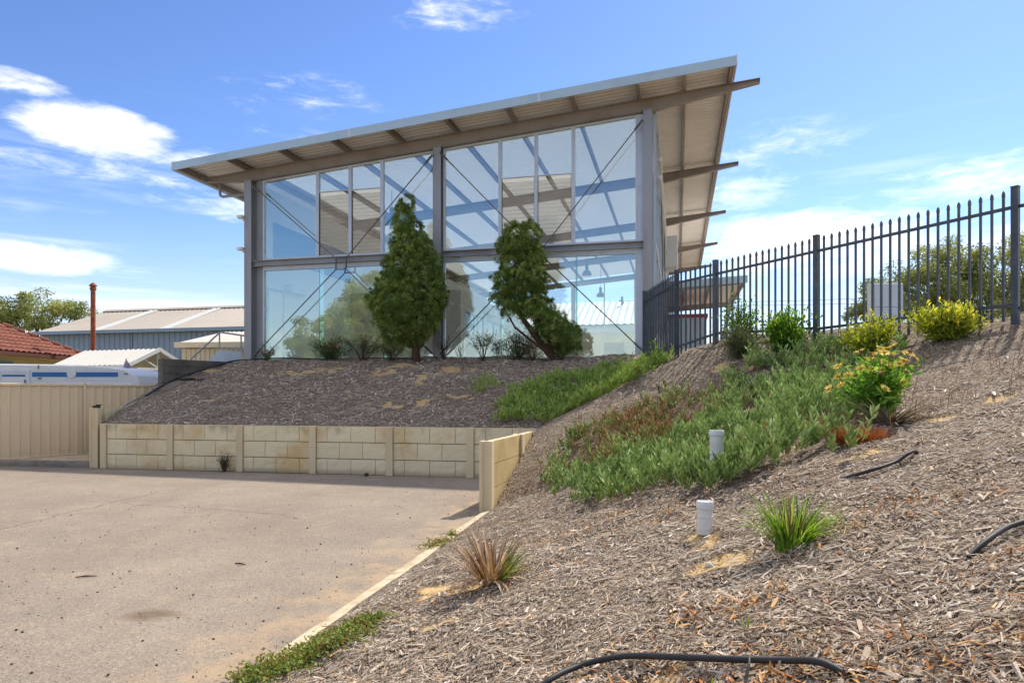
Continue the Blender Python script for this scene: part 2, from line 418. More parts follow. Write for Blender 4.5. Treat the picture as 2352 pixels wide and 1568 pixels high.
def mat_mulch():
    m, q = new_mat('bark_mulch'); co = objco(q)
    w = q.n('ShaderNodeTexNoise'); q.put(w, 'Vector', co); q.put(w, 'Scale', 6.); q.put(w, 'Detail', 3.)
    cw = q.vm('ADD', co, q.scale(w.outputs['Color'], (.12, .12, .12)))
    a = q.voro(q.scale(cw, (1, 2.6, 1)), 34, out='Color'); a2 = q.voro(q.scale(cw, (2.4, .8, 1.4)), 46, out='Color'); d = q.voro(cw, 55)
    big = q.noise(co, .8, 5, .6); med = q.noise(co, 4.5, 5, .65)
    v = q.m('ADD', q.m('MULTIPLY', q.sep(a)[0], .5), q.m('MULTIPLY', q.sep(a2)[1], .5))
    c = q.ramp(v, [(.1, lin('#42372e')), (.35, lin('#6c5e51')), (.6, lin('#998977')), (.85, lin('#b9a995'))])
    c = q.mix(q.m('MULTIPLY', q.smooth(med, .5, .75), .5), c, lin('#54443a'))
    c = q.mix(q.m('MULTIPLY', q.smooth(big, .5, .7), .35), c, lin('#7a5a40'))
    sa = q.n('ShaderNodeAttribute', attribute_name='sand').outputs['Fac']
    sn_ = q.noise(co, 26, 5, .7)
    sm = q.smooth(q.m('ADD', sa, q.m('MULTIPLY', q.m('SUBTRACT', sn_, .5), 1.3)), .35, .75)
    sc = q.mix(q.smooth(q.noise(co, 11, 5, .6), .35, .7), lin('#c19f6a'), lin('#d0b488'))
    sc = q.mix(.35, sc, q.mix(1., sc, q.ramp(q.noise(co, 190, 2), [(.3, .55), (.7, 1.35)]), 'MULTIPLY'))
    c = q.mix(sm, c, sc)
    h = q.m('MULTIPLY', q.m('ADD', v, d), q.m('SUBTRACT', 1.0, q.m('MULTIPLY', sm, .8)))
    return finish(m, q, principled(q, c, .92, 0, .15, h, .9, .02))
def bank_mesh():
    st = .06
    xs = np.arange(-9.6, 15.0, st); ys = np.arange(-6.0, 22.4, st); X, Y = np.meshgrid(xs, ys)
    Z = terr(X, Y); _, d1, d2 = terr0(X, Y)
    inside = (d1 > .03) | (d2 > -.35)
    inside &= (d1 > .03) | (Y < 9.45) | (d2 > .07)
    lb = np.where(Y < 18.25, -9.0-(Y-15)*.07, np.where(Y < 18.36, -8.2, -9.22+(Y-18.3)*.53))
    inside &= (X > lb) | (Y < 14.5)
    inside &= ~((X < -2) & (d1 <= .03) & (d2 <= -.35))
    # stop in front of the glass on the left half, run on under the building otherwise
    vv = (X-OB.x)*VB.x+(Y-OB.y)*VB.y
    inside &= vv < .06
    sm = sandmask(X, Y); Z = Z-sm*.035
    idx = -np.ones(X.shape, int); idx[inside] = np.arange(inside.sum())
    V = np.stack([X[inside], Y[inside], Z[inside]], 1)
    a, b, c, d = idx[:-1, :-1], idx[:-1, 1:], idx[1:, 1:], idx[1:, :-1]; ok = (a >= 0) & (b >= 0) & (c >= 0) & (d >= 0)
    F = np.stack([a[ok], b[ok], c[ok], d[ok]], 1)
    me = np_mesh('mulch_bank', V, F, mat_mulch(), None, True)
    at = me.attributes.new('sand', 'FLOAT', 'POINT'); at.data.foreach_set('value', sm[inside].astype(np.float32))
    return me
kind(link(bank_mesh(), 'mulch_bank'), 'structure', 'bark mulch bank rising from the driveway to the building and fence')
# level ground beyond the crest of the bank
pl = MB()
pl.add([(2.95,22.5,2.60),(14.7,14.0,2.60),(14.7,-5.9,2.60),(120,-6,2.3),(160,120,1.2),(30,160,1.2),(9,60,2.5)], [(0,1,2,3,4,5,6)])
kind(pl.build('plateau_ground', worn('dry_gravel', lin('#8f8474'), .2, lin('#6f6350'), .5, .95, 0, .3, 14, .3, .1)), 'structure')

# ------------------------------------------------------------------ mulch chips (stuff)
M_chip = byrnd('wood_chip', [(0, lin('#6b5b4b')), (.2, lin('#9a8873')), (.45, lin('#baa892')), (.7, lin('#d4c6b3')), (.88, lin('#eadfce')), (.94, lin('#b98558')), (1, lin('#dfbf94'))], .85, .15)
def in_bank(X, Y):
    h, d1, d2 = terr0(X, Y)
    vv = (X-OB.x)*VB.x+(Y-OB.y)*VB.y
    lb = np.where(Y < 18.25, -8.95-(Y-15)*.07, -9.12+(Y-18.3)*.53)
    ok = ((d1 > .1) | (d2 > .17)) & (vv < -.02) & ((X > lb))
    ok &= (d1 > .1) | (Y < 9.4) | (d2 > .17)
    return ok
def chips(N, name, sampler, Ls, mat, lift=.006, tilt=.20, aspect=(.07, .28)):
    X, Y = sampler(N); ok = in_bank(X, Y); X, Y = X[ok], Y[ok]
    keep = sandmask(X, Y) < rng.uniform(.35, 1.25, len(X)); X, Y = X[keep], Y[keep]
    Z = terr(X, Y); n = len(X)
    L = Ls(X, Y, n); w = L*rng.uniform(*aspect, n); t = w*rng.uniform(.12, .4, n)
    az_ = rng.uniform(0, 2*math.pi, n); pi_ = rng.normal(0, tilt, n)
    e = .05; gx = (terr(X+e, Y)-terr(X-e, Y))/(2*e); gy = (terr(X, Y+e)-terr(X, Y-e))/(2*e)
    D = np.stack([np.cos(az_), np.sin(az_), gx*np.cos(az_)+gy*np.sin(az_)+pi_], 1); D = unit(D)
    Nn = unit(np.stack([-gx, -gy, np.ones(n)], 1)+rng.normal(0, .25, (n, 3)))
    Sd = unit(np.cross(D, Nn)); Nn = np.cross(Sd, D)
    C = np.stack([X, Y, Z+lift+np.abs(pi_)*L*.35], 1); Lh = (L/2)[:, None]; wh = (w/2)[:, None]; th = t[:, None]
    tp = rng.uniform(.3, 1., (n, 1))
    V = np.stack([C-D*Lh-Sd*wh, C-D*Lh+Sd*wh, C-D*Lh*.9+Nn*th, C+D*Lh-Sd*wh*tp, C+D*Lh+Sd*wh*tp, C+D*Lh*.85+Nn*th*tp], 1).reshape(-1, 3)
    f = np.array([[0,2,1],[3,4,5],[0,3,5],[0,5,2],[1,2,5],[1,5,4]])
    F = (np.arange(n)[:, None, None]*6+f[None]).reshape(-1, 3)
    patch = vnoise(X, Y, 1.1, 8)*.5+vnoise(X, Y, 4., 9)*.5
    rn = np.clip(rng.beta(1.6, 1.8, n)*.85+(patch-.5)*.35+rng.normal(0, .04, n), 0, .9); odd = rng.uniform(size=n) < .05; rn[odd] = rng.uniform(.92, 1, odd.sum())
    o = link(np_mesh(name, V, F, mat, np.repeat(rn, 6)), name); kind(o, 'stuff')
    return o
def near_s(N):
    r = 1.5*np.exp(rng.uniform(0, math.log(15/1.5), N)); a = rng.uniform(R(-40), R(44), N)
    return r*np.sin(a), r*np.cos(a)
def mound_s(N):
    a = rng.uniform(-.2, 11.5, N); d = rng.uniform(.05, 6.4, N)
    return W0.x+WD.x*a+WN.x*d, W0.y+WD.y*a+WN.y*d
c1 = chips(190000, 'mulch_chips', near_s, lambda X, Y, n: rng.gamma(2.5, .0095, n).clip(.008, .10)*np.clip(.72+np.hypot(X, Y)*.05, .8, 1.3), M_chip)
c1['label'] = 'loose grey wood chips over the near bank'
c2 = chips(42000, 'mulch_chips', mound_s, lambda X, Y, n: rng.gamma(3.2, .017, n).clip(.02, .16), M_chip)
c2['label'] = 'loose grey wood chips over the mound behind the retaining wall'
M_leaflit = byrnd('dry_leaf', [(0, lin('#5a3418')), (.35, lin('#9a6230')), (.7, lin('#c08a4c')), (1, lin('#d8b27c'))], .7, .25)
LIT = [(.5,2.08,.30,.07),(.72,1.9,.22,.08),(.95,1.78,.25,.07),(.6,1.92,.22,.08),(.9,5.0,.5,.3),(1.25,4.75,.35,.2),(-.2,4.35,.3,.18),(2.0,3.4,.2,.14),(1.72,2.3,.15,.08),(.5,5.4,.3,.2),(2.3,5.3,.3,.25),(.85,2.6,.16,.06),(1.5,3.2,.18,.1),(1.3,1.75,.4,.15),(.25,2.25,.3,.1)]
def litter_s(N):
    k = rng.integers(0, len(LIT), N); a = np.array(LIT)[k]; q = rng.normal(size=(N, 2))
    return a[:, 0]+q[:, 0]*a[:, 2], a[:, 1]+q[:, 1]*a[:, 3]
def litter():
    X, Y = litter_s(2300); ok = in_bank(X, Y); X, Y = X[ok], Y[ok]; n = len(X); Z = terr(X, Y)
    L = rng.gamma(5, .0085, n).clip(.02, .09)
    return blade_mesh('leaf_litter', np.stack([X, Y, Z+.012], 1), rng.uniform(0, 6.28, n), rng.uniform(1.0, 1.7, n), L, L*rng.uniform(.09, .17, n), rng.uniform(-1.2, 1.3, n), M_leaflit, rng.uniform(0, 1, n), 4)
kind(link(litter(), 'leaf_litter'), 'stuff', 'dry orange gum leaves lying on the mulch')
M_straw = byrnd('straw', [(0, lin('#8f7553')), (.5, lin('#b79d78')), (1, lin('#d2bd9a'))], .7, .2)
def straws():
    X, Y = near_s(900); ok = in_bank(X, Y) & (rng.uniform(size=len(X)) < .55); X, Y = X[ok], Y[ok]; n = len(X); Z = terr(X, Y)
    L = rng.gamma(4, .05, n).clip(.06, .5)
    return blade_mesh('dry_stalks', np.stack([X, Y, Z+.015], 1), rng.uniform(0, 6.28, n), rng.uniform(1.25, 1.6, n), L, np.full(n, .0035), rng.uniform(-.1, .35, n), M_straw, rng.uniform(0, 1, n), 4)
kind(link(straws(), 'dry_stalks'), 'stuff', 'thin dry stalks scattered over the mulch')
M_peb = byrnd('pebble', [(0, lin('#2a2522')), (.5, lin('#54453a')), (.8, lin('#7d6a58')), (1, lin('#b8a894'))], .9, .2)
def pebbles():
    r = 3.2*np.exp(rng.uniform(0, math.log(4.2), 1500)); a = rng.uniform(R(-40), R(-2), 1500); X, Y = r*np.sin(a), r*np.cos(a)
    Xk = -1.34+(Y-4.63)*.207; d1 = (X+8.87)*WN.x+(Y-15.05)*WN.y
    ok = (X < Xk-.05) & (d1 < -.2); X, Y = X[ok], Y[ok]; n = len(X)
    P = np.stack([X, Y, np.full(n, .001)], 1); s = rng.gamma(2., .0026, n).clip(.0025, .016)
    az_ = rng.uniform(0, 6.28, n)
    return leaf_mesh('grit', P-np.stack([np.cos(az_)*s, np.sin(az_)*s, -s*.3], 1), np.stack([np.cos(az_), np.sin(az_), 0*az_], 1), s*2, s*1.5, M_peb, rng.uniform(0, 1, n), chunky=True)
kind(link(pebbles(), 'grit'), 'stuff', 'loose grit and gum nuts on the asphalt')

# ------------------------------------------------------------------ retaining walls of split-face blocks
def mat_block():
    m, q = new_mat('cream_split_block'); co = objco(q); X, Y, Z = q.sep(co)
    a = q.noise(co, 1.1, 6, .6); f = q.noise(co, 55, 3, .6); w = q.noise(q.scale(co, (1, 1, .35)), 2.2, 6, .7)
    c = q.mix(q.m('MULTIPLY', q.smooth(a, .45, .72), .7), lin('#e9d9b2'), lin('#cfa45c'))
    c = q.mix(q.m('MULTIPLY', q.smooth(f, .58, .72), .35), c, lin('#a48f66'))
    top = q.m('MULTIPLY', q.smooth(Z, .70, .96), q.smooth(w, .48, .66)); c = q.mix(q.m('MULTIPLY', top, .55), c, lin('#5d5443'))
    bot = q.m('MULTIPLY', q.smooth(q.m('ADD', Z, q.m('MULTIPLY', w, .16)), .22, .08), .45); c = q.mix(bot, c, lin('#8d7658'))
    k = q.m('ADD', .96, q.m('MULTIPLY', orand(q), .08)); c = q.mix(1., c, q.comb(k, k, k), 'MULTIPLY')
    return finish(m, q, principled(q, c, .92, 0, .15, q.m('ADD', f, q.noise(co, 18, 4, .6)), .6, .008))
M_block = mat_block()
M_post = worn('cream_concrete_post', lin('#dccaa4'), .1, lin('#b39a68'), .45, .88, 0, 2.5, 50, .3, .15, streak=True)
M_joint = worn('cream_panel_backing', lin('#cdb688'), .12, lin('#a88e5c'), .5, .92, 0, 2, 40, .3, .1)
def block_mesh(w, h, seed, d=.07):
    "one rough-faced block, face towards -y, lower left corner at the origin"
    nx = max(3, int(w/.085)); nz = 4; b = MB(); vs = []
    for j in range(nz+1):
        for i in range(nx+1):
            x, z = w*i/nx, h*j/nz; edge = i in (0, nx) or j in (0, nz)
            y = .0 if j in (0, nz) else -.002-.009*mnoise.noise(Vector((x*9+seed*3.1, z*11, seed*7.7)))
            vs.append((x+.004*(1 if i == 0 else -1 if i == nx else 0), y, z))
    n = nx+1; fs = [(j*n+i, j*n+i+1, (j+1)*n+i+1, (j+1)*n+i) for j in range(nz) for i in range(nx)]
    k = len(vs); vs += [(0,d,0),(w,d,0),(w,d,h),(0,d,h)]
    fs += [tuple(list(range(0, n))[::-1])+(k, k+1), tuple(range(nz*n, nz*n+n))+(k+2, k+3), tuple(j*n for j in range(nz+1))+(k+3, k), tuple(j*n+nx for j in reversed(range(nz+1)))+(k+1, k+2)]
    b.add(vs, fs); return b.mesh('block', M_block)
BLK = {}
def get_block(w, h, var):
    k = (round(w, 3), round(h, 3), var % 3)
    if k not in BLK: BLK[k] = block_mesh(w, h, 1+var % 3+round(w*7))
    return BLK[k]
def block_wall(name, label, p, ang, nb, sp, z0, rows, first_post=True, last_post=True, group=None, top=None):
    t = thing(name, label, 'wall', (p.x, p.y, 0), ang, group)
    pw = .145
    for i in range(nb+1):
        if (i == 0 and not first_post) or (i == nb and not last_post): continue
        b = MB(); x = i*sp
        # concrete post with a groove down each side
        b.prism([(x-pw/2, -.045), (x+pw/2, -.045), (x+pw/2, .0), (x+pw/2-.03, .01), (x+pw/2-.03, .085), (x+pw/2, .095), (x+pw/2, .13), (x-pw/2, .13), (x-pw/2, .095), (x-pw/2+.03, .085), (x-pw/2+.03, .01), (x-pw/2, .0)], -.1, z0+sum(rows)+.012, 2)
        b.build('post', M_post, t, bevel=.006)
    for i in range(nb):
        z = z0; x0 = i*sp+pw/2+.003; w = sp-pw-.006
        for r, h in enumerate(rows):
            pb = MB(); pb.box(x0-.022, x0+w+.022, .022, .088, z+.004, z+h-.004)
            pn = pb.build('panel', M_joint, t)
            cuts = [0, .153, .5, .847, 1] if r % 2 == 0 else [0, 1/3, 2/3, 1]
            for c, (a, b2) in enumerate(zip(cuts, cuts[1:])):
                bw = (b2-a)*w-.003
                me = get_block(bw, h-.016, i+r+c)
                o = link(me, 'block', pn, (x0+a*w+.0015, 0, z+.008))
            z += h
        cp = MB(); cp.box(x0-.02, x0+w+.02, .006, .084, z0+sum(rows)-.012, z0+sum(rows)+.006); cp.build('capping', M_post, t)
    return t
ROWS = [.315, .33, .315]
block_wall('retaining_wall', 'long cream split-face block retaining wall across the driveway under the mulch mound', W0, -WA, 6, 1.65, -.01, ROWS)
rw = Vector((-.385, 9.48, 0)); re_ = Vector((.56, 13.0, 0)); ra = math.atan2(re_.y-rw.y, re_.x-rw.x)
block_wall('retaining_wall', 'short cream retaining wall running back beside the near mulch bank', rw+(re_-rw).normalized()*3.44, ra+math.pi, 2, 1.72, -.01, ROWS)
sw = Vector((-9.06, 15.12, 0)); sa = math.atan2(3.0, -.24)
t_side = block_wall('retaining_wall', 'stepped cream side wall at the left end of the mulch mound beside the fence', sw, sa, 2, 1.62, -.01, [.43, .43, .44])
b = MB(); b.box(3.20, 3.34, -.66, .02, 1.34, 1.77); b.build('upper_panel', M_block, t_side)
b = MB(); b.box(3.16, 3.30, .025, .17, -.1, 1.79); b.build('post', M_post, t_side, bevel=.006)
# black clamp left on the end post
t = thing('post_clamp', 'small black clamp on top of the cream end post', 'clamp', (sw.x, sw.y, 1.302))
M_blackpl = worn('black_plastic', (.018, .018, .02), .1, (.06, .055, .05), .4, .5, 0, 8, 60, .1, .4)
b = MB(); b.box(-.085, .06, -.045, .03, 0, .05); b.build('body', M_blackpl, t, bevel=.01)
b = MB(); b.box(-.02, .085, -.035, .02, .051, .075); b.build('lever', M_blackpl, t, bevel=.006)

# grey concrete block wall beside the stairs
M_cblk = worn('grey_concrete_block', lin('#6f6a62'), .14, lin('#3f3a34'), .6, .92, 0, 2.4, 60, .4, .15, orv=.1)
gw0 = Vector((-9.30, 18.42, 0)); gw1 = Vector((-8.14, 20.6, 0)); ga = math.atan2(gw1.y-gw0.y, gw1.x-gw0.x); gl = (gw1-gw0).length
t = thing('block_wall', 'weathered grey concrete block wall beside the stairs at the left end of the mound', 'wall', (gw0.x, gw0.y, 0), ga)
b = MB(); b.box(0, gl, .0, .19, -.1, 1.558); b.build('footing', M_cblk, t)
bw_ = gl/6; shared = MB().box(.003, bw_-.003, 0, .19, .002, .194).mesh('block', M_cblk); half = MB().box(.003, bw_/2-.003, 0, .19, .002, .194).mesh('block', M_cblk)
for r in range(5):
    z = 1.56+r*.198; x = 0
    seq = ([half]+[shared]*5+[half]) if r % 2 else [shared]*6
    for me in seq:
        link(me, 'block', t, (x, 0, z)); x += bw_/2 if me is half else bw_

# footpath with kerb on the left
fp = empty('footpath'); kind(fp, 'structure', 'pale concrete footpath behind the left kerb')
b = MB(); b.prism([(-9.28, 15.22), (-9.36, 17.9), (-10.3, 17.6), (-11.2, 16.2), (-12.0, 15.62)], -.08, .115, 2); b.build('slab', M_conc, fp)
ks = empty('kerb'); kind(ks, 'structure', 'grey concrete kerb at the back left of the driveway')
kp = [Vector((-30, 18.18, 0)), Vector((-24, 17.3, 0)), Vector((-18, 16.42, 0)), Vector((-12.75, 15.66, 0)), Vector((-10.35, 15.29, 0)), Vector((-9.27, 15.15, 0))]
for a, c in zip(kp, kp[1:]):
    d = (c-a).normalized(); s2 = Vector((-d.y, d.x, 0)); A = a+d*.004; C = c-d*.004; k = MB()
    prof = [(0, -.05), (.012, .07), (.03, .112), (.06, .125), (.16, .127), (.16, -.05)]
    vs = [A+s2*s+Vector((0,0,h)) for s, h in prof]+[C+s2*s+Vector((0,0,h)) for s, h in prof]; n = 6
    k.add(vs, [tuple(range(n)), tuple(range(2*n-1, n-1, -1))]+[(i, i+n, (i+1) % n+n, (i+1) % n) for i in range(n)]); k.build('kerb_length', M_kerbc, ks)
b = MB(); b.prism([(-9.42, 17.95), (-9.42, 18.9), (-10.0, 18.9), (-10.75, 17.38), (-11.78, 15.9), (-16, 15.9), (-16, 16.3), (-12.1, 15.85), (-11.2, 16.25), (-10.3, 17.65)][:10], -.08, .10, 2)
kind(b.build('red_mulch_strip', worn('red_wood_mulch', lin('#8a5a3c'), .35, lin('#4d3020'), .5, .95, 0, 12, 90, .8, .1)), 'structure')

# ------------------------------------------------------------------ the glass fronted building
M_steel = worn('galvanised_steel', lin('#a3a3a2'), .10, lin('#86694f'), .45, .5, .2, 1.6, 22, .08, .5, streak=True)
M_rust = worn('dusty_steel_beam', lin('#a1978f'), .14, lin('#826e5e'), .55, .65, .05, 1.3, 26, .12, .35)
M_soff = worn('dusty_zinc_sheet', lin('#efe8dc'), .08, lin('#cbb7a2'), .25, .6, .0, 1.2, 30, .08, .35)
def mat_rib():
    m, q = new_mat('dusty_zinc_shaded_ribs'); co = objco(q)
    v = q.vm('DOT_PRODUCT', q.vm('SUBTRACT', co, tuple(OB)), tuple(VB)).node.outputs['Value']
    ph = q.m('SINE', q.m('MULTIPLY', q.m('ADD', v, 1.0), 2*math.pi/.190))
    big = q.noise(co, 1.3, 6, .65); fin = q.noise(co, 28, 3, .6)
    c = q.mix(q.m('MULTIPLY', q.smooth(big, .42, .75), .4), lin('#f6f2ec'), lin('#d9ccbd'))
    shade_dust = q.m('MULTIPLY', q.smooth(ph, .1, .8), q.m('ADD', .40, q.m('MULTIPLY', fin, .5)))  # darkens the rib valleys: their shade painted in along with dust
    c = q.mix(shade_dust, c, lin('#9b8d7f'))
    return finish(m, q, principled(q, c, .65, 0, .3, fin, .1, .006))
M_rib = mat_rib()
M_fasc = worn('pale_zinc_flashing', lin('#b9cbd0'), .06, lin('#93a4a6'), .4, .42, .25, .7, 12, .05, .5)
M_alu = worn('silver_window_frame', lin('#d5dbdf'), .05, lin('#a3a7aa'), .25, .4, .1, 3, 40, .03, .5)
M_white = worn('white_plaster', lin('#dcded9'), .04, lin('#c3c4bd'), .3, .85, 0, .8, 30, .04, .2)
M_cream = worn('cream_plaster', lin('#d6ccbb'), .04, lin('#bcb29f'), .3, .85, 0, .8, 30, .04, .2)
M_foil = worn('roof_foil', lin('#f0ece4'), .05, lin('#d3ccbf'), .4, .6, .05, 1.2, 8, .4, .3)
M_floor = worn('grey_floor', lin('#d0cdc5'), .06, lin('#7d7a72'), .4, .6, 0, 1, 20, .05, .3)
M_blue = worn('blue_wall_paint', lin('#1766a3'), .03, lin('#155c94'), .2, .6, 0, 1, 20, .02, .3)
M_bluefr = worn('blue_grey_paint', lin('#6f97ab'), .05, lin('#587b8d'), .3, .5, 0, 1, 20, .02, .3)
M_dark = worn('dark_glass', (.02, .026, .032), .1, (.03, .035, .04), .3, .12, 0, 1, 20, .02, .6)
M_cable = worn('steel_rod', lin('#6d6a68'), .1, lin('#55504c'), .4, .45, .5, 4, 40, .05, .5)
def mat_glass(name, tint, refl, boost=1.):
    m, q = new_mat(name)
    fr = q.n('ShaderNodeLayerWeight'); fr.inputs['Blend'].default_value = .35
    f = q.m('ADD', refl, q.m('MULTIPLY', fr.outputs['Facing'], .35*boost), clamp=True)
    tr = q.n('ShaderNodeBsdfTransparent'); tr.inputs[0].default_value = (*tint, 1)
    gl_ = q.n('ShaderNodeBsdfGlossy'); gl_.inputs['Color'].default_value = (.88, 1.0, .94, 1); gl_.inputs['Roughness'].default_value = .0
    mx = q.n('ShaderNodeMixShader'); q.put(mx, 0, f); q.nt.links.new(tr.outputs[0], mx.inputs[1]); q.nt.links.new(gl_.outputs[0], mx.inputs[2])
    return finish(m, q, mx.outputs[0])
M_glass = mat_glass('tinted_window_glass', (.95, .985, .985), .20)
M_clear = mat_glass('clear_window_glass', (.95, .97, .97), .03, .5)
def mat_obscure():
    m, q = new_mat('obscure_louvre_glass')
    tr = q.n('ShaderNodeBsdfTransparent'); tr.inputs[0].default_value = (.93, .95, .95, 1)
    df = q.n('ShaderNodeBsdfDiffuse'); df.inputs[0].default_value = (.72, .73, .72, 1)
    tl = q.n('ShaderNodeBsdfTranslucent'); tl.inputs[0].default_value = (.8, .8, .78, 1)
    gl_ = q.n('ShaderNodeBsdfGlossy'); gl_.inputs['Roughness'].default_value = .12
    a = q.n('ShaderNodeMixShader'); a.inputs[0].default_value = .5; q.nt.links.new(df.outputs[0], a.inputs[1]); q.nt.links.new(tl.outputs[0], a.inputs[2])
    b = q.n('ShaderNodeMixShader'); b.inputs[0].default_value = .14; q.nt.links.new(tr.outputs[0], b.inputs[1]); q.nt.links.new(a.outputs[0], b.inputs[2])
    c = q.n('ShaderNodeMixShader'); c.inputs[0].default_value = .10; q.nt.links.new(b.outputs[0], c.inputs[1]); q.nt.links.new(gl_.outputs[0], c.inputs[2])
    return finish(m, q, c.outputs[0])
M_louv = mat_obscure()
M_fin = mat_glass('green_glass_edge', (.45, .75, .62), .08)
B = thing('glass_building', 'two storey steel and glass building with a sloping roof above the mulch mound', 'building', tuple(OB), -TH)
zt = lambda u: 8.51+.0845*u
BAYS = [0, 6.6, 13.2, 19.8, 26.4]
def hcol(u, v, z0, z1, w=.24, d=.30, along_v=True, name='column', mat=M_steel):
    b = MB()
    if along_v:
        b.box(u-w/2, u+w/2, v-d/2, v-d/2+.018, z0, z1); b.box(u-w/2, u+w/2, v+d/2-.018, v+d/2, z0, z1); b.box(u-.007, u+.007, v-d/2+.018, v+d/2-.018, z0, z1)
    o = b.build(name, mat, B)
    return o
for u in (-.10, 6.04, 11.985): hcol(u, 0, 2.45, zt(u)-.342)
for v in BAYS[1:]:
    for u in (-.05, 11.985): hcol(u, v, 2.45, zt(u)-.342)
hcol(6.04, 26.4, 2.45, zt(6.04)-.342)
for u in (-.10, 6.04, 11.985):      # bearing plates
    b = MB(); b.box(u-.17, u+.17, -.17, .17, zt(u)-.341, zt(u)-.315); b.build('bearing_plate', M_rust, B)
def rafter(v):
    b = MB(); u0, u1 = -1.62, 14.82
    bot = [(u0, zt(u0)-.13), (-.05, zt(-.05)-.34), (12.3, zt(12.3)-.34), (u1, zt(u1)-.11)]
    us = [u0, -.05, 12.3, u1]
    poly = [(u, z) for u, z in bot]+[(u1, zt(u1)), (u0, zt(u0))]
    b.prism(poly, v-.006, v+.006, 1)
    b.bar((u0, v, zt(u0)-.007), (u1, v, zt(u1)-.007), .17, .014)
    for (ua, za), (ub, zb) in zip(bot, bot[1:]): b.bar((ua, v, za+.006), (ub, v, zb+.006), .17, .013)
    b.box(u0-.006, u0+.002, v-.085, v+.085, zt(u0)-.13, zt(u0)); b.box(u1-.002, u1+.006, v-.085, v+.085, zt(u1)-.11, zt(u1))
    return b.build('rafter', M_rust, B)
for v in BAYS: rafter(v)
PUR = [-1.90, -.2, 1.49, 3.17, 4.87, 6.57, 8.29, 10.02, 11.74, 12.93, 14.06]
for i, u in enumerate(PUR):
    b = MB(); z = zt(u)+.003; v0, v1 = -.985, 27.45
    d = 1 if i < 6 else -1
    b.prism([(u-.035, z), (u+.035, z), (u+.035, z+.012), (u-.022, z+.012), (u-.022, z+.182), (u+.035, z+.182), (u+.035, z+.194), (u-.035, z+.194)] if d > 0 else
            [(u-.035, z), (u+.035, z), (u+.035, z+.194), (u-.035, z+.194), (u-.035, z+.182), (u+.022, z+.182), (u+.022, z+.012), (u-.035, z+.012)], v0, v1, 1)
    b.build('purlin', M_rust, B)
    for v in BAYS[:1]:
        c = MB(); c.box(u-.05, u+.05, v-.06, v+.06, z-.002, z+.06); c.build('cleat', M_rust, B)
def roof_part(nm, mat, v0, v1, u0, u1):
    per, am = .190, .018; n = int(round((v1-v0)/per*10))+1; v = np.linspace(v0, v1, n); h = am*np.clip(np.sin((v+1)/per*2*math.pi)*1.7, -1, 1)
    rows = [np.stack([np.full(n, u), v, zt(u)+.214+h], 1) for u in (u0, u1)]
    V = np.concatenate([rows[0], rows[1], rows[0]+[0,0,.004], rows[1]+[0,0,.004]]); i = np.arange(n-1)
    F = np.concatenate([np.stack([i, i+1, n+i+1, n+i], 1), np.stack([2*n+i, 3*n+i, 3*n+i+1, 2*n+i+1], 1)])
    link(np_mesh(nm, V, F, mat, None, True), nm, B)
def mat_translucent():
    m, q = new_mat('added_translucent_sheet'); t = q.n('ShaderNodeBsdfTranslucent'); t.inputs[0].default_value = (.86, .86, .83, 1)
    d = q.n('ShaderNodeBsdfDiffuse'); d.inputs[0].default_value = (.8, .8, .78, 1); a = q.n('ShaderNodeMixShader'); a.inputs[0].default_value = .45
    q.nt.links.new(d.outputs[0], a.inputs[1]); q.nt.links.new(t.outputs[0], a.inputs[2]); return finish(m, q, a.outputs[0])
M_rl = mat_translucent()
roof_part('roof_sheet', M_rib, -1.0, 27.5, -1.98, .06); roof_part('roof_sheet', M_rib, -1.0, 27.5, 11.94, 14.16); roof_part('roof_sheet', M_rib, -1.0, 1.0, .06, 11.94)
roof_part('added_translucent_roof', M_rl, 1.0, 27.0, .06, 11.94)  # translucency added to brighten the hall inside; actual roofing unknown
def slopebar(u0, u1, v0, v1, dz0, dz1):
    b = MB(); return b.prism([(u0, zt(u0)+dz0), (u1, zt(u1)+dz0), (u1, zt(u1)+dz1), (u0, zt(u0)+dz1)], v0, v1, 1)
for a, c in ((-1.98, 3.745), (3.755, 9.195), (9.205, 14.17)): slopebar(a, c, -1.035, -1.0, .012, .25).build('barge_flashing', M_fasc, B)
for a in (3.75, 9.20): slopebar(a-.03, a+.03, -1.04, -1.036, .012, .255).build('flashing_joint', M_alu, B)
slopebar(-2.10, -1.985, -1.03, 27.5, .02, .26).build('gutter', M_fasc, B)
slopebar(14.165, 14.195, -1.03, 27.5, .06, .27).build('edge_flashing', M_soff, B)
b = MB(); b.tube([(-1.55, .5, 8.36), (-1.55, .5, 8.02), (-1.52, .5, 7.96), (-1.45, .5, 7.93), (-.05, .5, 7.98)], .045, 10); b.build('downpipe', M_steel, B, True)
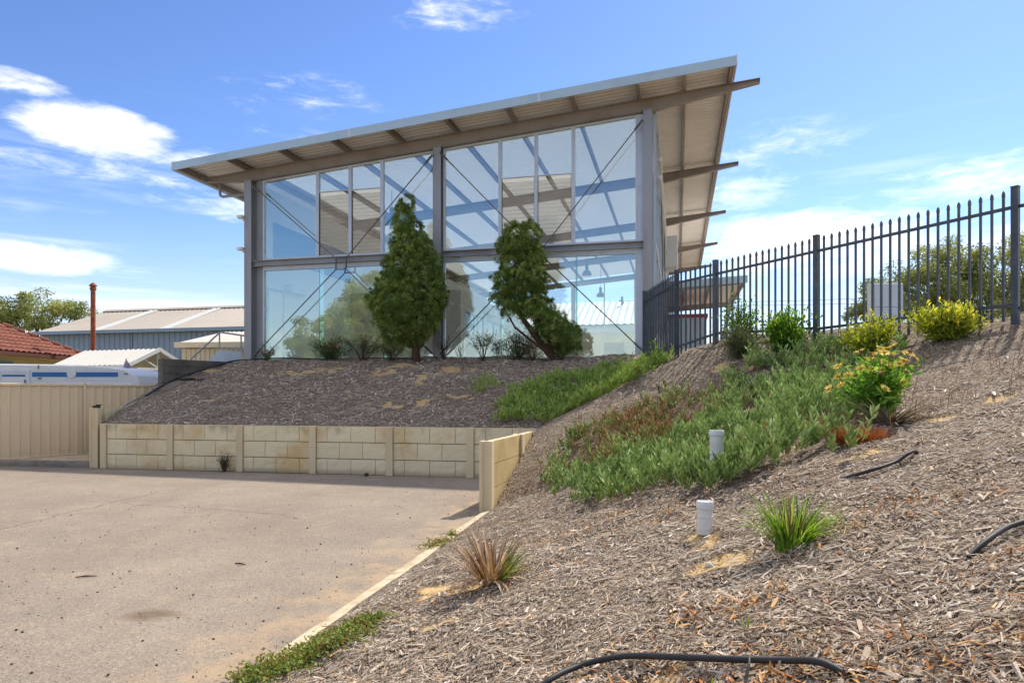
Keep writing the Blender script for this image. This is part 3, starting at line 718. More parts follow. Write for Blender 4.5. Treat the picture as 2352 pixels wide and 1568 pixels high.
# front glazing
VG = .10                                        # plane of the glass
b = MB(); b.box(.04, 5.92, -.10, .06, 5.690, 5.708); b.box(.04, 5.92, -.10, .06, 5.532, 5.550); b.box(.04, 5.92, -.012, .0, 5.55, 5.69); b.build('floor_beam', M_steel, B)
b = MB(); b.box(6.16, 11.86, -.10, .06, 5.690, 5.708); b.box(6.16, 11.86, -.10, .06, 5.532, 5.550); b.box(6.16, 11.86, -.012, .0, 5.55, 5.69); b.build('floor_beam', M_steel, B)
def win(u0, u1, z0, topf, louvre=False, lower=False, fw=.045):
    "one glazed panel: frame with pane, or a fixed pane over a bank of louvre slats"
    f = MB(); ztop = lambda u: topf(u)
    f.box(u0, u0+fw, VG-.055, VG+.055, z0, ztop(u0+fw)-.002); f.box(u1-fw, u1, VG-.055, VG+.055, z0, ztop(u1-fw)-.002)
    f.box(u0+fw, u1-fw, VG-.055, VG+.055, z0, z0+.07)
    a, c = u0+fw, u1-fw
    f.prism([(a, ztop(a)-.05), (c, ztop(c)-.05), (c, ztop(c)), (a, ztop(a))], VG-.05, VG+.05, 1)
    if louvre: f.box(a, c, VG-.03, VG+.03, 7.70, 7.72)
    w = f.build('louvre_window' if louvre else 'window', M_alu, B)
    zb = 7.722 if louvre else z0+.072
    p = MB(); p.prism([(a+.003, zb), (c-.003, zb), (c-.003, ztop(c)-.053), (a+.003, ztop(a)-.053)], VG-.005, VG+.005, 1); p.build('pane', M_glass, w)
    if louvre:
        k = int((7.675-z0-.08)/.112)
        me = None
        sl = MB().bar((a+.012, 0, 0), (c-.012, 0, 0), .006, .122, (0, -.28, 1)); me = sl.mesh('slat', M_louv)
        for j in range(k): link(me, 'slat', w, (0, VG, z0+.075+.056+j*.112))
        sd_ = MB(); sd_.box(a, a+.012, VG-.03, VG+.03, z0+.07, 7.68); sd_.box(c-.012, c, VG-.03, VG+.03, z0+.07, 7.68); sd_.build('slat_holder', M_dark, w)
    return w
upf = lambda u: zt(u)-.345
for u0, u1, lv in ((.30, 2.15, 0), (2.155, 3.225, 1), (3.23, 4.255, 1), (4.26, 5.915, 0), (6.165, 7.855, 0), (7.86, 8.895, 1), (8.90, 9.945, 1), (9.95, 11.69, 0)): win(u0, u1, 5.715, upf, bool(lv))
for (a, c), js in (((.30, 5.915), (2.2, 4.28)), ((6.165, 11.69), (7.88, 10.02))):
    f = MB(); f.box(a, c, VG-.055, VG+.055, 5.405, 5.525); f.box(a, a+.05, VG-.055, VG+.055, 2.5, 5.404); f.box(c-.05, c, VG-.055, VG+.055, 2.5, 5.404); f.box(a+.05, c-.05, VG-.05, VG+.05, 2.5, 2.58)
    w = f.build('shopfront_frame', M_alu, B)
    cuts = [a+.052, *js, c-.052]
    for p0_, p1_ in zip(cuts, cuts[1:]):
        p = MB(); p.box(p0_+.004, p1_-.004, VG-.006, VG+.006, 2.582, 5.403); p.build('pane', M_glass, w)
    for j in js:
        p = MB(); p.box(j-.004, j+.004, VG-.007, VG+.007, 2.582, 5.403); p.build('joint', M_dark, w)
        p = MB(); p.box(j-.007, j+.007, VG+.012, VG+.26, 2.6, 5.40); p.build('glass_fin', M_fin, w)
b = MB(); b.box(11.695, 11.855, VG-.06, VG+.06, 2.5, zt(11.7)-.345); b.build('white_jamb', M_alu, B)
b = MB(); b.box(.06, .295, VG-.02, VG+.03, 2.5, zt(.06)-.345); b.build('jamb', M_steel, B)
st_ = MB(); st_.box(.31, .40, VG-.008, VG-.0065, 4.12, 4.27); st_.build('sticker', M_white, B)
# wind bracing with a square ring in each half of the front
def brace(cu, cz, corners, name):
    vb = -.19
    r = MB(); s = .165
    for x0, z0_, x1, z1_ in ((-s,-s,s,-s), (s,-s,s,s), (s,s,-s,s), (-s,s,-s,-s)): r.bar((cu+x0, vb, cz+z0_), (cu+x1, vb, cz+z1_), .03, .04, (0,1,0))
    ring = r.build('brace_ring', M_cable, B)
    for (u, z), (sx, sz) in zip(corners, ((-1,1),(1,1),(1,-1),(-1,-1))):
        b = MB(); b.tube([(cu+sx*s, vb, cz+sz*s), (u, vb, z)], .016, 6)
        d = Vector((cu-u, 0, cz-z)).normalized()
        b.tube([(u, vb, z), (u+d.x*.32, vb, z+d.z*.32)], .032, 6)
        b.build('brace_rod', M_cable, B)
brace(3.06, 5.46, ((.1, 7.98), (5.93, 8.45), (5.93, 2.75), (.12, 2.75)), 'l')
brace(9.02, 5.52, ((6.15, 8.5), (11.85, 8.9), (11.86, 2.75), (6.16, 2.75)), 'r')
# two small floodlights on the left column
for z, a in ((6.98, .3), (6.0, -.2)):
    b = MB(); b.box(-.30, -.22, -.13, -.02, z-.03, z+.03); b.box(-.40, -.24, -.26, -.12, z+.02, z+.11); b.build('floodlight', M_soff, B)
# shell and rooms
b = MB(); b.box(-.3, 12.25, VG+.08, 27.0, 2.2, FL); b.build('floor_slab', M_floor, B)
b = MB(); b.prism([(VG+.1, FL), (27.0, FL), (27.0, 8.13), (VG+.1, 8.13)], -.05, .10, 0); b.build('side_wall', M_white, B)
b = MB(); b.box(.101, .106, .9, 6.3, 6.0, 7.13); b.build('blue_wall_band', M_blue, B)
b = MB(); b.box(.0, 12.1, 26.95, 27.1, FL, 5.68); b.build('back_wall', M_cream, B)
bw = MB()
for u in np.arange(.1, 12.1, 1.98): bw.box(u-.04, u+.04, 26.95, 27.05, 5.70, zt(u)-.02)
bw.prism([(0, zt(0)-.1), (12.1, zt(12.1)-.1), (12.1, zt(12.1)-.0), (0, zt(0))], 26.94, 27.06, 1); bw.box(0, 12.1, 26.93, 27.06, 5.682, 5.74)
w = bw.build('clerestory_window', M_alu, B)
for u in np.arange(.1, 11.9, 1.98):
    p = MB(); a, c = u+.042, min(u+1.98, 12.08)-.042; p.prism([(a, 5.742), (c, 5.742), (c, zt(c)-.103), (a, zt(a)-.103)], 26.99, 27.0, 1); p.build('pane', M_clear, w)
b = MB(); b.box(8.0, 9.3, 26.93, 26.948, 3.6, 5.0); b.build('window', M_dark, B); b = MB(); b.box(10.2, 11.5, 26.93, 26.948, 3.6, 5.0); b.build('window', M_bluefr, B)
rw_ = MB(); rw_.box(12.1, 12.2, .2, 26.9, FL-.2, 3.3); rw_.build('side_wall', M_white, B)
rf = MB()
for v in np.arange(.25, 27, 2.2): rf.box(12.11, 12.19, v-.035, v+.035, 3.302, zt(12.1)-.02)
rf.box(12.10, 12.2, .2, 26.9, 5.601, 5.66); rf.box(12.105, 12.195, .2, 26.9, 3.301, 3.36); rf.box(12.10, 12.2, .2, 26.9, zt(12.1)-.1, zt(12.1)-.0)
w = rf.build('side_window', M_alu, B)
for v in np.arange(.25, 24.6, 2.2):
    p = MB(); p.box(12.145, 12.155, v+.037, v+2.163, 5.662, zt(12.1)-.102); p.build('pane', M_clear, w)
    p = MB(); p.box(12.145, 12.155, v+.037, v+2.163, 3.362, 5.599); p.build('pane', M_clear, w)
for z in (8.0, 7.52):
    b = MB(); b.bar((12.30, .35, z), (12.30, 10.6, z), .05, .12); b.bar((12.205, .4, z), (12.275, .4, z), .04, .04); b.bar((12.205, 10.4, z), (12.275, 10.4, z), .04, .04); b.build('sunshade_rail', M_soff, B)
for v in (2.45, 6.85):
    b = MB(); b.tube([(12.27, v, 2.8), (12.27, v+2.1, 5.55), (12.27, v+.1, 8.3)], .014, 5); b.build('brace_rod', M_cable, B)
b = MB(); b.box(12.21, 12.75, 10.9, 12.2, 6.95, 8.25); b.build('duct_box', M_white, B, bevel=.03)
# office pod inside
pod = MB(); pod.box(.11, 4.7, 6.3, 6.42, FL+.002, 5.6); pod.box(.11, 4.7, 17.9, 18.0, FL+.002, 5.6)
pod.box(4.58, 4.7, 6.42, 6.9, FL+.002, 5.6); pod.box(4.58, 4.7, 9.6, 10.05, FL+.002, 5.6); pod.box(4.58, 4.7, 12.6, 17.9, FL+.002, 5.6)
pod.box(4.58, 4.7, 6.9, 9.6, 4.86, 5.6); pod.box(4.58, 4.7, 10.05, 12.6, 4.86, 5.6); pod.box(.11, 4.58, 6.42, 17.9, 5.48, 5.6)
pod.build('office_pod', M_cream, B)
for a, c in ((6.9, 9.6), (10.05, 12.6)):
    f = MB(); f.box(4.60, 4.68, a, a+.06, FL, 4.858); f.box(4.60, 4.68, c-.06, c, FL, 4.858); f.box(4.60, 4.68, a+.06, c-.06, 4.80, 4.858); f.box(4.60, 4.68, (a+c)/2-.03, (a+c)/2+.03, FL, 4.798)
    fo = f.build('sliding_door', M_bluefr, B)
    p = MB(); p.box(4.635, 4.643, a+.062, (a+c)/2-.032, FL, 4.796); p.box(4.635, 4.643, (a+c)/2+.032, c-.062, FL, 4.796); p.build('pane', M_clear, fo)
d_ = MB(); d_.box(.101, .13, .62, 1.42, FL, 4.92); do_ = d_.build('door', M_white, B); d2_ = MB(); d2_.box(.101, .15, .57, .615, FL, 4.97); d2_.box(.101, .15, 1.425, 1.47, FL, 4.97); d2_.box(.101, .15, .615, 1.425, 4.925, 4.97); d2_.build('door_frame', M_bluefr, B)
for nm, lb, (u0, u1, v0, v1, z0, z1) in (('air_conditioner', 'white wall unit above the door inside the left glass', (.102, .36, 1.6, 2.7, 4.98, 5.26)), ('air_conditioner', 'white split unit on the inner office wall behind the leaning cypress', (4.702, 4.95, 9.4, 10.9, 5.02, 5.36))):
    ac = thing(nm, lb, 'air conditioner', tuple(bl(u0, v0, z0)), -TH)
    b = MB(); b.box(0, u1-u0, 0, v1-v0, .0, z1-z0); b.build('casing', M_white, ac, bevel=.03)
    b = MB(); b.box(u1-u0-.06, u1-u0+.004, .05, v1-v0-.05, .02, .06); b.build('vent_flap', M_soff, ac)
# hanging bell lamps
M_lampsh = worn('grey_lamp_shade', lin('#5b6870'), .05, lin('#49555c'), .3, .3, .5, 3, 30, .02, .5)
for (x, y, z), lb in zip(((4.0, 37.0, 7.95), (5.5, 43.0, 7.65), (-4.34, 25.0, 7.75)), ('larger of the two bell lamps hanging behind the right glass', 'lower smaller bell lamp hanging near the far windows', 'bell lamp hanging behind the left upper glass by the tall cypress')):
    q_ = Vector((x, y, 0))-OB; uu = q_.dot(UB)
    l = thing('pendant_lamp', lb, 'lamp', (x, y, z), 0, 'bell lamps hanging in the hall')
    b = MB(); b.lathe([(.27, 0), (.262, .05), (.22, .16), (.13, .26), (.075, .30)], 18); b.build('lamp_shade', M_lampsh, l, True)
    b = MB(); b.lathe([(.075, .302), (.085, .32), (.085, .56), (.05, .60)], 12); b.build('ballast_housing', M_lampsh, l, True)
    b = MB(); b.tube([(0, 0, .6), (0, 0, zt(uu)+.19-z)], .012, 6); b.build('cord', M_cable, l)

ws = thing('white_shed', 'long white ribbed roof shed seen through the far windows of the glass building', 'shed', (-14.0, 66.0, 0), -TH)
wb = MB(); wb.box(0, 26, 0, 14, 0, 7.6); wb.build('wall', worn('white_sheeting', lin('#d3d5d3'), .05, lin('#b9bbb8'), .3, .5, .05, .4, 10, .03, .35), ws)
SHED_AT = ws
# low entrance canopy and small shed further back on the right
cn = thing('entrance_canopy', 'low flat canopy with pale fascia behind the black fence', 'canopy', tuple(bl(12.22, 12, 0)), -TH)
cz = lambda u: 6.20+.045*u
b = MB(); b.prism([(0, cz(0)), (3.42, cz(3.42)), (3.42, cz(3.42)+.30), (0, cz(0)+.30)], -.02, .06, 1); b.build('fascia', M_fasc, cn)
b = MB(); b.prism([(0, cz(0)+.1), (3.42, cz(3.42)+.1), (3.42, cz(3.42)+.16), (0, cz(0)+.16)], .062, 7.5, 1); b.build('roof_sheet', M_soff, cn)
b = MB(); b.prism([(0, cz(0)-.12), (3.35, cz(3.35)-.02), (3.35, cz(3.35)+.095), (0, cz(0)+.095)], .2, .3, 1); b.build('front_beam', M_steel, cn)
b = MB(); b.prism([(0, cz(0)-.2), (3.35, cz(3.35)-.12), (3.35, cz(3.35)+.095), (0, cz(0)+.095)], 7.2, 7.35, 1); b.build('back_beam', M_rust, cn)
for u in (.8, 1.9, 3.3):
    b = MB(); b.bar((u, .31, cz(u)+.04), (u, 7.19, cz(u)+.04), .07, .11); b.build('joist', M_rust, cn)
b = MB(); b.bar((2.2, 2.6, 2.3), (3.0, 2.6, cz(3)+.0), .13, .16); b.build('raking_post', M_steel, cn)
M_corrw = worn('white_corrugated', lin('#c3ccd2'), .06, lin('#95a1a8'), .4, .5, .1, 1.5, 20, .05, .4)
M_red = worn('red_trim', lin('#a8393a'), .08, lin('#7c2a2a'), .3, .5, 0, 3, 30, .05, .4)
def ribbed(L, z0, z1, per=.19, dep=.03, flat=.55, y=0., th=.004):
    "ribbed sheet facing -y, from x=0 to L"
    xs = []; x = 0
    while x < L-1e-6:
        xs += [(x, 0), (min(x+per*flat, L), 0), (min(x+per*(flat+.1), L), dep), (min(x+per*.9, L), dep)]; x += per
    xs.append((L, 0)); n = len(xs); b = MB()
    vs = [(a, y-d, z0) for a, d in xs]+[(a, y-d, z1) for a, d in xs]+[(a, y-d+th, z0) for a, d in xs]+[(a, y-d+th, z1) for a, d in xs]
    fs = [(i, i+1, n+i+1, n+i) for i in range(n-1)]+[(2*n+i, 3*n+i, 3*n+i+1, 2*n+i+1) for i in range(n-1)]
    fs += [(n+i, n+i+1, 3*n+i+1, 3*n+i) for i in range(n-1)]
    return b.add(vs, fs)
sh = thing('tin_shed', 'small white corrugated shed with red top trim behind the black fence', 'shed', tuple(bl(12.3, 15.2, 0)), -TH)
ribbed(1.75, 2.3, 5.25, .16, .03, .5).build('front_wall', M_corrw, sh)
b = MB(); b.box(1.74, 1.78, .0, 3.4, 2.3, 5.25); b.build('side_wall', M_corrw, sh)
b = MB(); b.box(-.02, 1.84, -.08, 3.4, 5.252, 5.42); b.build('red_trim', M_red, sh)

# ------------------------------------------------------------------ black steel fence on the crest
M_blk = worn('weathered_black_paint', lin('#3f464f'), .2, lin('#74777b'), .45, .5, .1, 5, 60, .12, .45)
FP = [(9.35, 4.55, 4.10), (7.42, 6.3, 4.07), (5.89, 8.1, 4.03), (4.53, 10.3, 3.965), (3.47, 11.8, 3.886), (3.07, 12.9, 3.91), (2.93, 15.3, 3.88)]
fn = thing('steel_fence', 'black steel picket fence climbing along the crest of the mulch bank', 'fence', (FP[2][0], FP[2][1], 0))
fo = Vector((FP[2][0], FP[2][1], 0))
def fz(x, y): return tz(x, y) if y < 22 and x < 14 else 2.6
post_me = None
for x, y, zt_ in FP:
    zg = fz(x, y)-.25; b = MB(); h = .037
    b.box(-h, h, -h, h, zg, zt_-.012); b.box(-h-.004, h+.004, -h-.004, h+.004, zt_-.012, zt_)
    i = FP.index((x, y, zt_)); nx_, ny_, _ = FP[min(i+1, len(FP)-1)]; pxx, pyy, _ = FP[max(i-1, 0)]
    o = b.build('post', M_blk, fn); o.location = (x-fo.x, y-fo.y, 0); o.rotation_euler = (0, 0, math.atan2(ny_-pyy, nx_-pxx))
pk = {}
def picket(h):
    k = round(h/.05)
    if k not in pk:
        b = MB(); s = .0125; H = k*.05
        b.box(-s, s, -s, s, 0, H-.075)
        b.add([(-s*1.25,-s*1.25,H-.075),(s*1.25,-s*1.25,H-.075),(s*1.25,s*1.25,H-.075),(-s*1.25,s*1.25,H-.075),(-s*1.25,-s*.7,H-.03),(s*1.25,-s*.7,H-.03),(s*1.25,s*.7,H-.03),(-s*1.25,s*.7,H-.03),(0,-s*.4,H),(0,s*.4,H)],
              [(0,1,5,4),(1,2,6,5),(2,3,7,6),(3,0,4,7),(4,5,8),(6,7,9),(5,6,9,8),(7,4,8,9),(3,2,1,0)])
        pk[k] = b.mesh('picket', M_blk)
    return pk[k], k*.05
gaps = {0: 18, 1: 19, 2: 21, 3: 16, 4: 8, 5: 19}
for i in range(len(FP)-1):
    a, c = Vector(FP[i]), Vector(FP[i+1]); n = gaps[i]; ang = math.atan2(c.y-a.y, c.x-a.x)
    ga_, gc_ = fz(a.x, a.y), fz(c.x, c.y)
    for dz0, nm in ((-.25, 'rail'), (None, 'rail')):
        b = MB(); A = Vector((a.x-fo.x, a.y-fo.y, a.z-.24 if dz0 else max(ga_, a.z-1.55)+.17)); C_ = Vector((c.x-fo.x, c.y-fo.y, c.z-.24 if dz0 else max(gc_, c.z-1.6)+.17))
        d = (C_-A).normalized(); b.bar(A+d*.04, C_-d*.04, .036, .036); b.build(nm, M_blk, fn)
    for j in range(1, n):
        t_ = j/n; p = a.lerp(c, t_); top = p.z-.02; zb = min(fz(p.x, p.y)+.05, top-1.2)
        me, H = picket(top-zb); o = link(me, 'picket', fn, (p.x-fo.x, p.y-fo.y, top-H)); o.rotation_euler = (0, 0, ang)

# ------------------------------------------------------------------ left side: fence, caravan, house, sheds
M_colb = worn('beige_fence_sheet', lin('#e3cda8'), .05, lin('#c4ae8a'), .35, .5, 0, .9, 18, .04, .35, streak=True)
LF = [(-15.9, 9.9), (-13.85, 12.9), (-11.80, 15.88), (-10.75, 17.40), (-9.72, 18.92)]
cf = thing('sheet_fence', 'beige ribbed sheet metal fence in front of the caravan', 'fence', (LF[2][0], LF[2][1], 0))
for i, (x, y) in enumerate(LF):
    x -= LF[2][0]; y -= LF[2][1]; d = Vector((1.03, 1.52, 0)).normalized()
    b = MB(); b.bar((x, y, 0), (x, y, 1.90), .055, .075, (d.x, d.y, 0)); b.build('post', M_colb, cf, bevel=.006)
for a, c in zip(LF, LF[1:]):
    A = Vector((a[0]-LF[2][0], a[1]-LF[2][1], 0)); C_ = Vector((c[0]-LF[2][0], c[1]-LF[2][1], 0)); L = (C_-A).length; an = math.atan2(C_.y-A.y, C_.x-A.x)
    o = ribbed(L-.08, .12, 1.80, .21, .028, .62).build('panel', M_colb, cf); o.location = A+(C_-A).normalized()*.04; o.rotation_euler = (0, 0, an)
    for z0, z1 in ((1.80, 1.86), (.06, .12)):
        b = MB(); b.box(.04, L-.04, -.045, .035, z0, z1); o = b.build('rail', M_colb, cf, bevel=.008); o.location = A; o.rotation_euler = (0, 0, an)

M_cwhite = worn('white_caravan_skin', lin('#dfe0dd'), .04, lin('#b5b3aa'), .35, .35, 0, 1.2, 20, .04, .5, streak=True)
M_stripe = worn('blue_stripe', lin('#2f6ea8'), .05, lin('#25598a'), .3, .4, 0, 2, 20, .02, .4)
M_grey = worn('grey_trim', lin('#7d7f80'), .08, lin('#57585a'), .4, .5, .2, 3, 30, .05, .4)
cv = thing('caravan', 'long white caravan with a blue stripe parked behind the beige fence', 'caravan', (-13.5, 20.0, 0), R(1.0))
X0, X1 = -4.4, 2.72
prof = [(X0, .55), (X1-.25, .55), (X1-.02, .9), (X1, 1.35), (X1-.02, 1.9), (X1-.13, 2.16), (X1-.36, 2.30), (X1-.95, 2.40), (X1-2.2, 2.46), (X0+2.2, 2.49), (X0+.7, 2.42), (X0+.15, 2.1), (X0-.02, 1.4)]
b = MB(); b.prism(prof, 0, 2.2, 1); b.build('body', M_cwhite, cv, bevel=.04)
b = MB(); b.prism([(X0+.1, 2.10), (-1.33, 2.10), (-1.33, 2.265), (X0+.25, 2.265)], -.006, .02, 1); b.build('stripe', M_stripe, cv)
b = MB(); b.box(-.36, X1-.62, -.006, .02, 2.10, 2.235); b.build('stripe', M_stripe, cv)
for z in (1.5, 1.75, 2.0, 2.3):
    b = MB(); b.box(X0+.2, X1-(.55 if z > 2.2 else .2), -.008, .01, z, z+.012); b.build('seam', M_cwhite, cv)
b = MB(); b.box(-1.24, -.50, -.022, .0, .62, 2.22); dr = b.build('door', M_cwhite, cv, bevel=.01)
b = MB(); b.box(-1.32, -1.24, -.03, .01, .6, 2.30); b.box(-.50, -.42, -.03, .01, .6, 2.30); b.box(-1.24, -.50, -.03, .01, 2.225, 2.30); b.build('door_frame', M_alu, cv)
b = MB(); b.box(-.56, -.52, -.05, -.023, 1.9, 2.02); b.build('handle', M_grey, dr)
b = MB(); b.box(-1.2, -.54, -.026, -.0225, 2.105, 2.165); b.build('stripe', M_stripe, dr)
b = MB(); b.lathe([(.0, -.1), (.08, -.085), (.12, -.05), (.13, 0), (.125, .03), (.0, .031)], 18); o = b.build('round_vent', M_grey and M_cwhite, cv, True); o.rotation_euler = (R(90), 0, 0); o.location = (.78, -.01, 2.19)
for x0, x1 in ((-4.2, -1.75), (.38, 1.34), (2.02, 2.62) if False else (1.98, 2.50)):
    b = MB(); b.box(x0, x1, -.035, .01, 1.25, 1.915); wo_ = b.build('window', M_alu, cv, bevel=.02)
    b = MB(); b.box(x0+.05, x1-.05, -.04, -.034, 1.29, 1.875); b.build('pane', M_dark, wo_)
for x in (-.18, -.16, 2.26):
    pass
for x, z, w_, h_ in ((-.19, 2.33, .03, .12), (-.19, 2.03, .1, .05), (2.28, 2.17, .1, .04)):
    b = MB(); b.box(x, x+w_, -.02, -.0065, z, z+h_); b.build('vent', M_grey, cv)
b = MB()
for x in (-.9, -.1):
    o = MB(); o.lathe([(.30, -.1), (.32, -.06), (.32, .06), (.30, .1)], 18); w_ = o.build('wheel', M_dark, cv, True); w_.rotation_euler = (R(90), 0, 0); w_.location = (x, .12, .32)

# house with a tiled hip roof
M_tile = worn('terracotta_tile', lin('#804b3a'), .2, lin('#5e392d'), .5, .75, 0, 3, 30, .2, .3, orv=.2)
M_hcream = worn('cream_render', lin('#cdbf92'), .06, lin('#a99b70'), .3, .85, 0, 1, 20, .06, .2)
M_brown = worn('brown_gutter', lin('#5d3a2c'), .08, lin('#43281e'), .3, .5, 0, 3, 30, .03, .4)
hs = thing('house', 'cream house with a terracotta tiled hip roof behind the caravan', 'house', (-18.6, 30.6, 0))
# local frame: +x towards the driveway side eave, -y towards the camera; eave at x=0, far corner at y=0
E0, PT = 3.2, math.tan(R(28.5))
b = MB(); b.box(-6.5, -.5, -12, -.5, 0, 3.15); b.build('wall', M_hcream, hs)
b = MB(); b.add([(0,0,E0-.03),(0,-12.5,E0-.03),(-3.4,-9.1,E0+3.4*PT-.03),(-3.4,-3.4,E0+3.4*PT-.03),(-6.8,0,E0-.03),(-6.8,-12.5,E0-.03)], [(0,1,2,3),(0,3,4),(1,5,2),(5,4,3,2),(0,4,5,1)]); rf_ = b.build('roof', M_brown, hs)
tb = MB(); cs = .36/math.cos(R(28.5))
tw, tl = .30, .365
vs = []; nseg = 6
for yy, zz in ((0, .045), (tl, .012)):
    for i in range(nseg+1): vs.append((-tw/2+tw*i/nseg, yy, zz+.022*math.cos(i/nseg*2*math.pi)))
n = nseg+1; vs += [(x, y, z-.02) for x, y, z in vs[:n]]
tb.add(vs, [(i, i+1, n+i+1, n+i) for i in range(nseg)]+[(2*n+i, 2*n+i+1, i+1, i) for i in range(nseg)])
tme = tb.mesh('tile', M_tile)
sl = math.cos(R(28.5))
nt = 0
for r in range(10):
    s0 = r*.33; x = -s0*sl; z = E0+s0*math.sin(R(28.5))
    far = x; j = 0
    while True:
        y = far-.2-j*.3
        if y < -8.6 or nt >= 260: break
        o = link(tme, 'tile', rf_, (x, y, z)); o.rotation_euler = (R(28.5), 0, R(90)); nt += 1; j += 1
for r in range(11):
    s0 = r*.30+.05; p = Vector((-s0, -s0, E0+s0*PT+.035))
    b = MB(); b.tube([(-.17, 0, 0), (.17, 0, .012)], [.085, .10], 8); o = link(b.mesh('ridge_tile', M_tile) if r == 0 else rt_me, 'ridge_tile', rf_, p); rt_me = o.data
    o.rotation_euler = (0, math.atan(PT/math.sqrt(2)), R(45))
b = MB(); b.box(-.01, .12, -12.6, .10, E0-.17, E0-.02); b.box(-6.8, -.012, .0, .10, E0-.17, E0-.02); b.build('gutter', M_brown, hs)
b = MB(); b.box(-.5, .0, -12.4, -.02, E0-.19, E0-.172); b.build('eave_lining', M_hcream, hs)
f = MB(); f.box(-.52, -.46, -6.2, -4.15, 1.6, 2.85); wo_ = f.build('window', M_bluefr, hs); f = MB(); f.box(-.462, -.452, -6.1, -4.25, 1.7, 2.76); f.build('pane', M_dark, wo_)
fl = thing('flue_pipe', 'tall rusty red flue pipe with a cap beside the tiled roof', 'pipe', (-17.55, 29.0, 0))
M_flue = worn('rusty_red_pipe', lin('#8d4a31'), .2, lin('#b98a6c'), .5, .75, 0, 6, 40, .2, .25)
b = MB(); b.lathe([(.092, 2.95), (.092, 5.95)], 14); b.build('pipe', M_flue, fl, True)
b = MB(); b.lathe([(.11, 0), (.11, 2.95)], 14); b.build('base_pipe', M_hcream, fl, True)
b = MB(); b.lathe([(.10, 5.952), (.125, 5.98), (.125, 6.06), (.10, 6.08)], 14); b.build('collar', M_flue, fl, True)
b = MB(); b.lathe([(.075, 6.085), (.16, 6.13), (.15, 6.16), (.03, 6.27)], 14); b.build('cap', M_flue, fl, True)

# big blue shed
M_bsh = worn('blue_grey_sheeting', lin('#93a2ad'), .05, lin('#788892'), .3, .5, .05, .4, 10, .03, .35)
M_broof = worn('beige_roof_sheet', lin('#aea496'), .05, lin('#948877'), .4, .6, .05, .25, 8, .03, .3)
M_gut = worn('grey_blue_gutter', lin('#8da0b0'), .05, lin('#6f8292'), .3, .5, .1, 1, 10, .03, .4)
bs = thing('warehouse', 'large blue grey shed with a beige metal roof beyond the caravan', 'building', (-30, 44, 0), -math.atan2(3.5, 14.4))
LW = 21.0; DW = 10.6; HE = 5.45; HR = 7.45
o = ribbed(7.0, 0, HE, .38, .05, .62).build('wall', M_bsh, bs)
o = ribbed(LW-7.02, 0, HE, .38, .05, .62).build('wall', M_bsh, bs); o.location = (7.02, -.03, 0)
b = MB(); b.prism([(.02, 0), (DW-.02, 0), (DW-.02, HE), (DW/2, HR-.03), (.02, HE)], .0, .06, 0); b.build('gable_wall', M_bsh, bs)
b = MB(); b.bar((6.98, -.06, 0), (6.98, -.06, HE), .06, .05, (0,1,0)); b.build('downpipe', M_gut, bs)
def corr_slope(L, y0, z0, y1, z1, per=.25, am=.02, xs0=0.):
    n = int(L/per)*4+1; x = np.linspace(0, L, n); h = am*np.clip(np.sin(x/per*2*math.pi)*1.6, -1, 1)
    A = np.stack([x+xs0, np.full(n, y0), z0+h], 1); C_ = np.stack([x+xs0, np.full(n, y1), z1+h], 1); i = np.arange(n-1)
    V = np.concatenate([A, C_, A-[0,0,.03], C_-[0,0,.03]]); F = np.concatenate([np.stack([i, i+1, n+i+1, n+i], 1), np.stack([2*n+i, 3*n+i, 3*n+i+1, 2*n+i+1], 1), np.stack([i, 2*n+i, 2*n+i+1, i+1], 1)])
    return V, F
V, F = corr_slope(LW+.3, -.25, HE+.03, DW/2, HR, .36, .03, -.15); rb = link(np_mesh('roof', V, F, M_broof, None, False), 'roof', bs)
V, F = corr_slope(LW+.3, DW+.25, HE+.03, DW/2, HR, .36, .03, -.15); link(np_mesh('roof', V, F, M_broof, None, False), 'roof', bs)
M_skyl = worn('translucent_roof_strip', lin('#c6c6c0'), .05, lin('#a9a9a2'), .3, .4, 0, 1, 10, .03, .4)
for x0 in (3.9, 8.9):
    V, F = corr_slope(.72, -.24, HE+.05, DW/2-.25, HR-.03, .36, .03, x0); link(np_mesh('roof_light', V, F, M_skyl, None, False), 'roof_light', bs)
b = MB(); b.prism([(DW/2-.3, HR-.05), (DW/2, HR+.10), (DW/2+.3, HR-.05), (DW/2+.3, HR-.02), (DW/2, HR+.14), (DW/2-.3, HR-.02)], -.15, LW+.15, 0); b.build('ridge_cap', M_broof, bs)
b = MB(); b.box(-.2, LW+.2, -.42, -.26, HE-.12, HE+.08); b.build('gutter', M_gut, bs)
f = MB(); f.box(13.1, 14.55, -.12, -.06, 3.55, 4.25); wo_ = f.build('window', M_alu, bs)
for x0, x1 in ((13.16, 14.0), (14.06, 14.5)):
    f = MB(); f.box(x0, x1, -.128, -.121, 3.6, 4.2); f.build('pane', M_dark, wo_)
dq = Vector((-30, 44, 0))+Matrix.Rotation(-math.atan2(3.5, 14.4), 4, 'Z')@Vector((13.9, DW/2-.9, 0))
ds = thing('dish_antenna', 'small satellite dish on a stayed mast on the ridge of the big shed', 'antenna', (dq.x, dq.y, HR-.25))
b = MB(); b.tube([(0,0,0),(0,0,.75)], .02, 6); b.tube([(0,0,.45),(-1.0,-.35,-.1)], .012, 5); b.tube([(0,0,.45),(-.45,-.5,-.12)], .012, 5); b.build('mast', M_grey, ds)
b = MB(); b.lathe([(.02, 0), (.13, .02), (.22, .07), (.21, .085), (.02, .02)], 14); o = b.build('dish', M_cwhite, ds, True); o.location = (0, -.03, .72); o.rotation_euler = (R(80), 0, R(-20))

